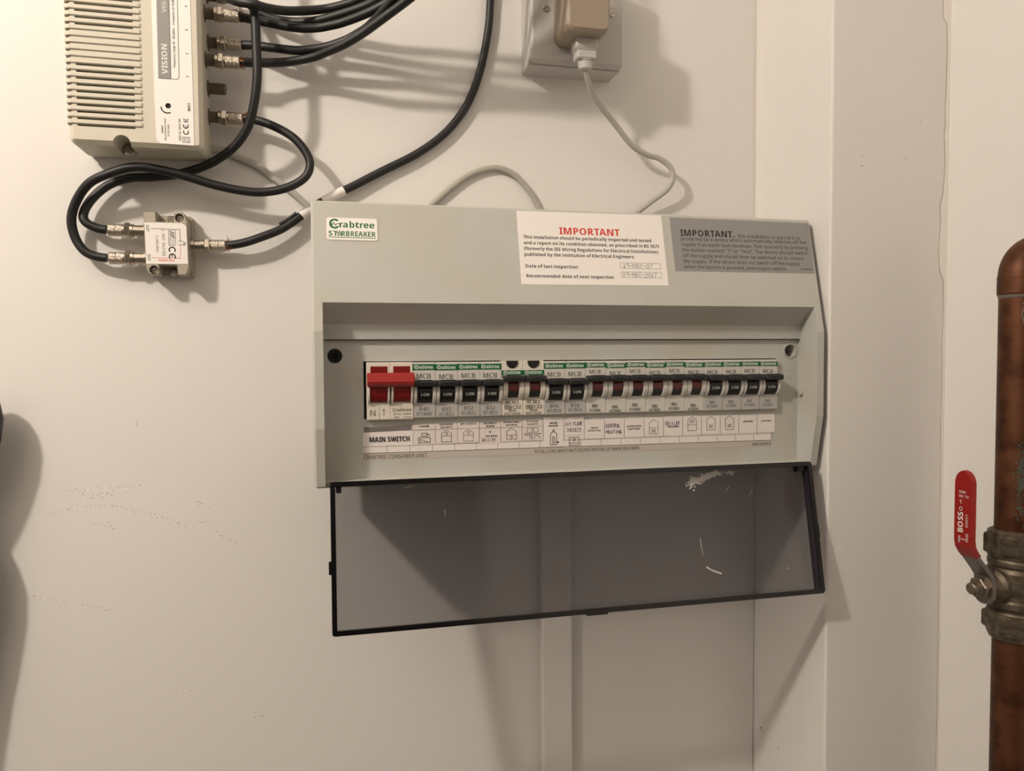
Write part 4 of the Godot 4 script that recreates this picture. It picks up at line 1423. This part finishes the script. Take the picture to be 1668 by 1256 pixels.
# ---------------------------------------------------------------- copper pipe with lever valve
func pipework():
	var c := Vector3(305.5, 0, 213)
	var t := thing("copper_pipe", "aged copper pipe with a compression valve and red lever, standing against the wall", "pipe", Vector3(c.x, -1500, c.z))
	var up := Transform3D(Basis(Vector3(1, 0, 0), Vector3(0, 0, -1), Vector3(0, 1, 0)), c)   # local z up
	var st := nst()
	lathe(st, [[0, -125], [14.4, -125], [14.4, 70], [0, 70]], up, 36)
	var pu := part("upper_pipe", st, "copper", t)
	st = nst()
	lathe(st, [[0, -1500], [14.4, -1500], [14.4, -190], [0, -190]], up, 36)
	part("lower_pipe", st, "copper", t)
	# elbow turning into the wall
	st = nst()
	lathe(st, [[14.3, 66], [15.3, 66.2], [15.7, 67.4], [15.7, 80], [14.9, 82]], up, 36)
	var bend := []
	for i in 9:
		var a := PI / 2 * i / 8.0
		bend.append(c + Vector3(17 - 17 * cos(a), 80 + 17 * sin(a), 0))
	bend.append(c + Vector3(24.5, 97, 0))
	tube(st, bend, 15.2, 32, 2)
	part("elbow", st, "copper", t)
	# solder run and verdigris, standing proud of the pipe
	st = nst()
	var r := RandomNumberGenerator.new()
	r.seed = 4
	lathe(st, [[14.4, 63.6], [14.8, 64.4], [15.2, 66.2], [14.4, 66.4]], up, 36)
	for q in [[0.05, 64, 36, 2.4], [0.25, 64, 20, 1.6], [-0.15, 60, 44, 1.2], [0.5, 64, 30, 2.0]]:
		var line := []
		for k in 6:
			var y := lerpf(q[1], q[2], k / 5.0)
			var a: float = q[0] + sin(k * 1.7) * 0.05
			line.append(c + Vector3(14.3 * sin(a - 0.55), y, 14.3 * cos(a - 0.55)))
		tube(st, line, q[3] * 0.4, 8, 3)
	part("solder_run", st, "solder", pu, "grey solder runs")
	st = nst()
	for i in 260:
		var y := r.randfn(-74, 14)
		var a := r.randfn(-0.62, 0.13) + 0.05 * sin(y * 0.4)
		if y > -38 or y < -108:
			continue
		var n := Vector3(sin(a), 0, cos(a))
		var xf := along(c + n * 14.33 + Vector3(0, y, 0), n)
		var fl := PackedVector2Array()
		var size := r.randf_range(0.15, 0.6)
		for k in 7:
			var b := TAU * k / 7.0
			fl.append(Vector2(size * r.randf_range(0.5, 1.2) * cos(b), size * r.randf_range(0.9, 2.6) * sin(b)))
		prism(st, fl, 0, 0.1, xf)
	var vg := part("verdigris_patch", st, "verdigris", pu, "green corrosion patch")
	vg.set_meta("kind", "stuff")
	# valve body and nuts
	st = nst()
	lathe(st, [[0, -130], [16.6, -130], [17.4, -134], [18.6, -136], [18.6, -139], [17.6, -141], [19.0, -144], [19.6, -150], [19.0, -158], [17.6, -162], [17.6, -165], [18.4, -167], [18.4, -171], [16.4, -174], [16.4, -180], [0, -180]], up, 36)
	var vb := part("valve_body", st, "valve_metal", t)
	st = nst()
	lathe(st, [[0, -112.5], [15.6, -112.5], [18.6, -114.4], [18.6, -133.4], [17.0, -134.2], [0, -134.2]], up, 36)
	prism(st, ngon(0, 0, 21.4, 6, 0.45), -131.6, -116, up, 1.2, 1.2)
	part("valve_nut", st, "valve_metal", vb)
	st = nst()
	lathe(st, [[0, -174.6], [17.6, -174.6], [18.6, -176], [18.6, -191.6], [16.6, -196.6], [0, -196.6]], up, 36)
	prism(st, ngon(0, 0, 21.4, 6, 0.3), -190.4, -177, up, 1.2, 1.2)
	part("valve_nut", st, "valve_metal", vb)
	# stem, lever and nut
	var n := Vector3(-0.9945, 0, 0.1045)
	var w := Vector3(0.1045, 0, 0.9945)
	var hub := c + Vector3(0, -154, 0) + n * 31.5
	st = nst()
	lathe(st, [[0, 8], [12.0, 8], [12.0, 22], [9.0, 24], [8.0, 31.5], [0, 31.5]], along(c + Vector3(0, -154, 0), n), 28)
	part("stem_boss", st, "valve_metal", vb)
	var lever := func(rows: Array, th: float) -> SurfaceTool:
		var s := nst()
		var rings := []
		for q in rows:   # [offset along n, height, half width]
			var m: Vector3 = hub + n * float(q[0]) + Vector3(0, q[1], 0)
			var nn: Vector3 = (n * cos(q[3]) + Vector3(0, -sin(q[3]), 0))
			var hw: float = q[2]
			rings.append([m - w * hw - nn * th * 0.3, m - w * (hw - th * 0.35) + nn * th * 0.5, m + w * (hw - th * 0.35) + nn * th * 0.5, m + w * hw - nn * th * 0.3, m + w * (hw - th * 0.35) - nn * th * 0.5, m - w * (hw - th * 0.35) - nn * th * 0.5])
		for i in rings.size() - 1:
			for k in 6:
				var j := (k + 1) % 6
				quad(s, rings[i][k], rings[i + 1][k], rings[i + 1][j], rings[i][j])
		for e in [0, rings.size() - 1]:
			for k in range(1, 5):
				if e == 0:
					tri(s, rings[e][0], rings[e][k], rings[e][k + 1])
				else:
					tri(s, rings[e][0], rings[e][k + 1], rings[e][k])
		return s
	st = lever.call([[0, -12.5, 3.0, 0.0], [0, -11.0, 6.0, 0.0], [0, -7.0, 8.6, 0.0], [0, 0, 9.2, 0.0], [0, 5, 8.6, 0.0], [1.0, 9, 8.2, 0.3], [5.0, 14, 7.8, 0.7], [17.0, 27.5, 7.6, 0.7], [20.6, 33, 7.6, 0.3]], 2.8)
	var lv := part("lever", st, "lever_steel", vb, "bare steel foot of the lever")
	st = lever.call([[14.6, 25.4, 8.0, 0.75], [17.6, 28.6, 8.2, 0.6], [20.4, 32.8, 8.3, 0.3], [21.4, 38.0, 8.3, 0.05], [21.4, 80, 8.3, 0.0], [21.4, 82.4, 8.0, 0.0], [21.4, 84.6, 7.3, 0.0], [21.4, 86.4, 6.3, 0.0], [21.4, 87.8, 5.1, 0.0], [21.4, 88.8, 3.7, 0.0], [21.4, 89.4, 2.2, 0.0], [21.4, 89.6, 1.4, 0.0]], 4.4)
	var gp := part("lever_grip", st, "lever_red", lv, "red plastic-dipped grip")
	st = nst()
	var f := Transform3D(Basis(Vector3.UP, -w, n), hub + n * 23.65)   # lettering runs up the grip
	text(st, "BOSS", 43.5, -0.6, 4.4, 15.0, f, true)
	text(st, "EN331", 48.0, -4.6, 2.0, 9.0, f)
	text(st, "DN20", 37.0, -5.0, 2.0, 6.0, f)
	text(st, "PN40", 35.6, 1.4, 1.8, 5.0, f)
	stroke(st, [[38.4, 0.6], [38.4, -2.4]], 0.5, f)
	stroke(st, circle_pts(61.0, 1.4, 1.3, 8), 0.4, f)
	stroke(st, [[65.0, 1.0], [67.0, 2.2], [67.6, 0.6]], 0.4, f)
	var turned := Transform3D(Basis(-w, -Vector3.UP, n), hub + n * 23.65)
	text(st, "WRAS", -2.4, -74.6, 1.9, 5.6, turned)
	text(st, "FIG. 100S", -4.8, -71.4, 1.9, 8.0, turned)
	part("lettering", st, "ink_white", gp)
	st = nst()
	var ax := along(hub, n)
	prism(st, ngon(0, 0, 8.0, 6, 0.2), 1.4, 8.0, ax, 0.5, 0.8)
	lathe(st, [[0, 1.2], [9.0, 1.2], [9.0, 2.4], [0, 2.4]], ax, 24)
	lathe(st, [[5.6, 7.8], [5.6, 9.0], [4.4, 9.2], [4.4, 13.6], [3.6, 14.4], [0, 14.4]], ax, 20)
	part("lever_nut", st, "dull_nickel", lv)

func trunking():
	var t := thing("cable_trunking", "slim white-painted trunking running down the wall below the consumer unit", "trunking", Vector3(0, -1500, 0))
	var st := nst()
	var up := Transform3D(Basis(Vector3(1, 0, 0), Vector3(0, 0, 1), Vector3(0, -1, 0)), Vector3.ZERO)
	prism(st, PackedVector2Array([Vector2(-14.2, 0.2), Vector2(14.0, 0.2), Vector2(14.0, 7.4), Vector2(-14.2, 7.4)]), 68, 1500, up)
	part("channel", st, "wall_paint", t)
	st = nst()
	prism(st, PackedVector2Array([Vector2(-14.4, 7.5), Vector2(14.2, 7.5), Vector2(14.2, 10.0), Vector2(13.2, 11.0), Vector2(-13.4, 11.0), Vector2(-14.4, 10.0)]), 68, 1500, up)
	part("snap_lid", st, "wall_paint", t)

func handset():
	var t := thing("wall_handset", "black rounded handset on the plain wall, mostly cut off by the photo's edge", "handset", Vector3(-478, -300, 0))
	var st := nst()
	# stacked ellipses: height, centre x, half width, half depth
	var rows := [[1.0, -466, 1.5, 2], [0.0, -467, 6, 5], [-4.0, -468.5, 12, 8], [-12, -470.5, 18.5, 11], [-24, -472.5, 22.5, 13], [-42, -476.0, 23.5, 14], [-62, -481, 22, 14], [-80, -485, 18.6, 13], [-92, -487.5, 14.0, 12], [-99, -488, 13.2, 11.5], [-106, -488, 15.6, 12], [-116, -488, 20.0, 12.5], [-134, -488, 24.6, 13.5], [-155, -489, 24.4, 14], [-185, -492, 22.6, 13], [-215, -495, 19.4, 12], [-250, -497, 15.4, 11], [-285, -499, 11.5, 10], [-298, -500, 7, 7], [-301, -500, 2, 2]]
	var sides := 28
	st.set_smooth_group(1)
	for i in rows.size() - 1:
		for k in sides:
			var v := []
			for q in [[i, k], [i, k + 1], [i + 1, k + 1], [i + 1, k]]:
				var a: float = TAU * q[1] / sides
				var w: Array = rows[q[0]]
				v.append(Vector3(w[1] + w[2] * cos(a), w[0], 25.0 - w[3] * sin(a)))
			quad(st, v[3], v[2], v[1], v[0])
	part("handset_body", st, "handset_black", t)
	st = nst()
	box(st, -505, -215, 0, -478, -165, 16, 2.0)
	box(st, -498, -60, 0, -480, -40, 14, 2.0)
	part("wall_cradle", st, "handset_black", t)
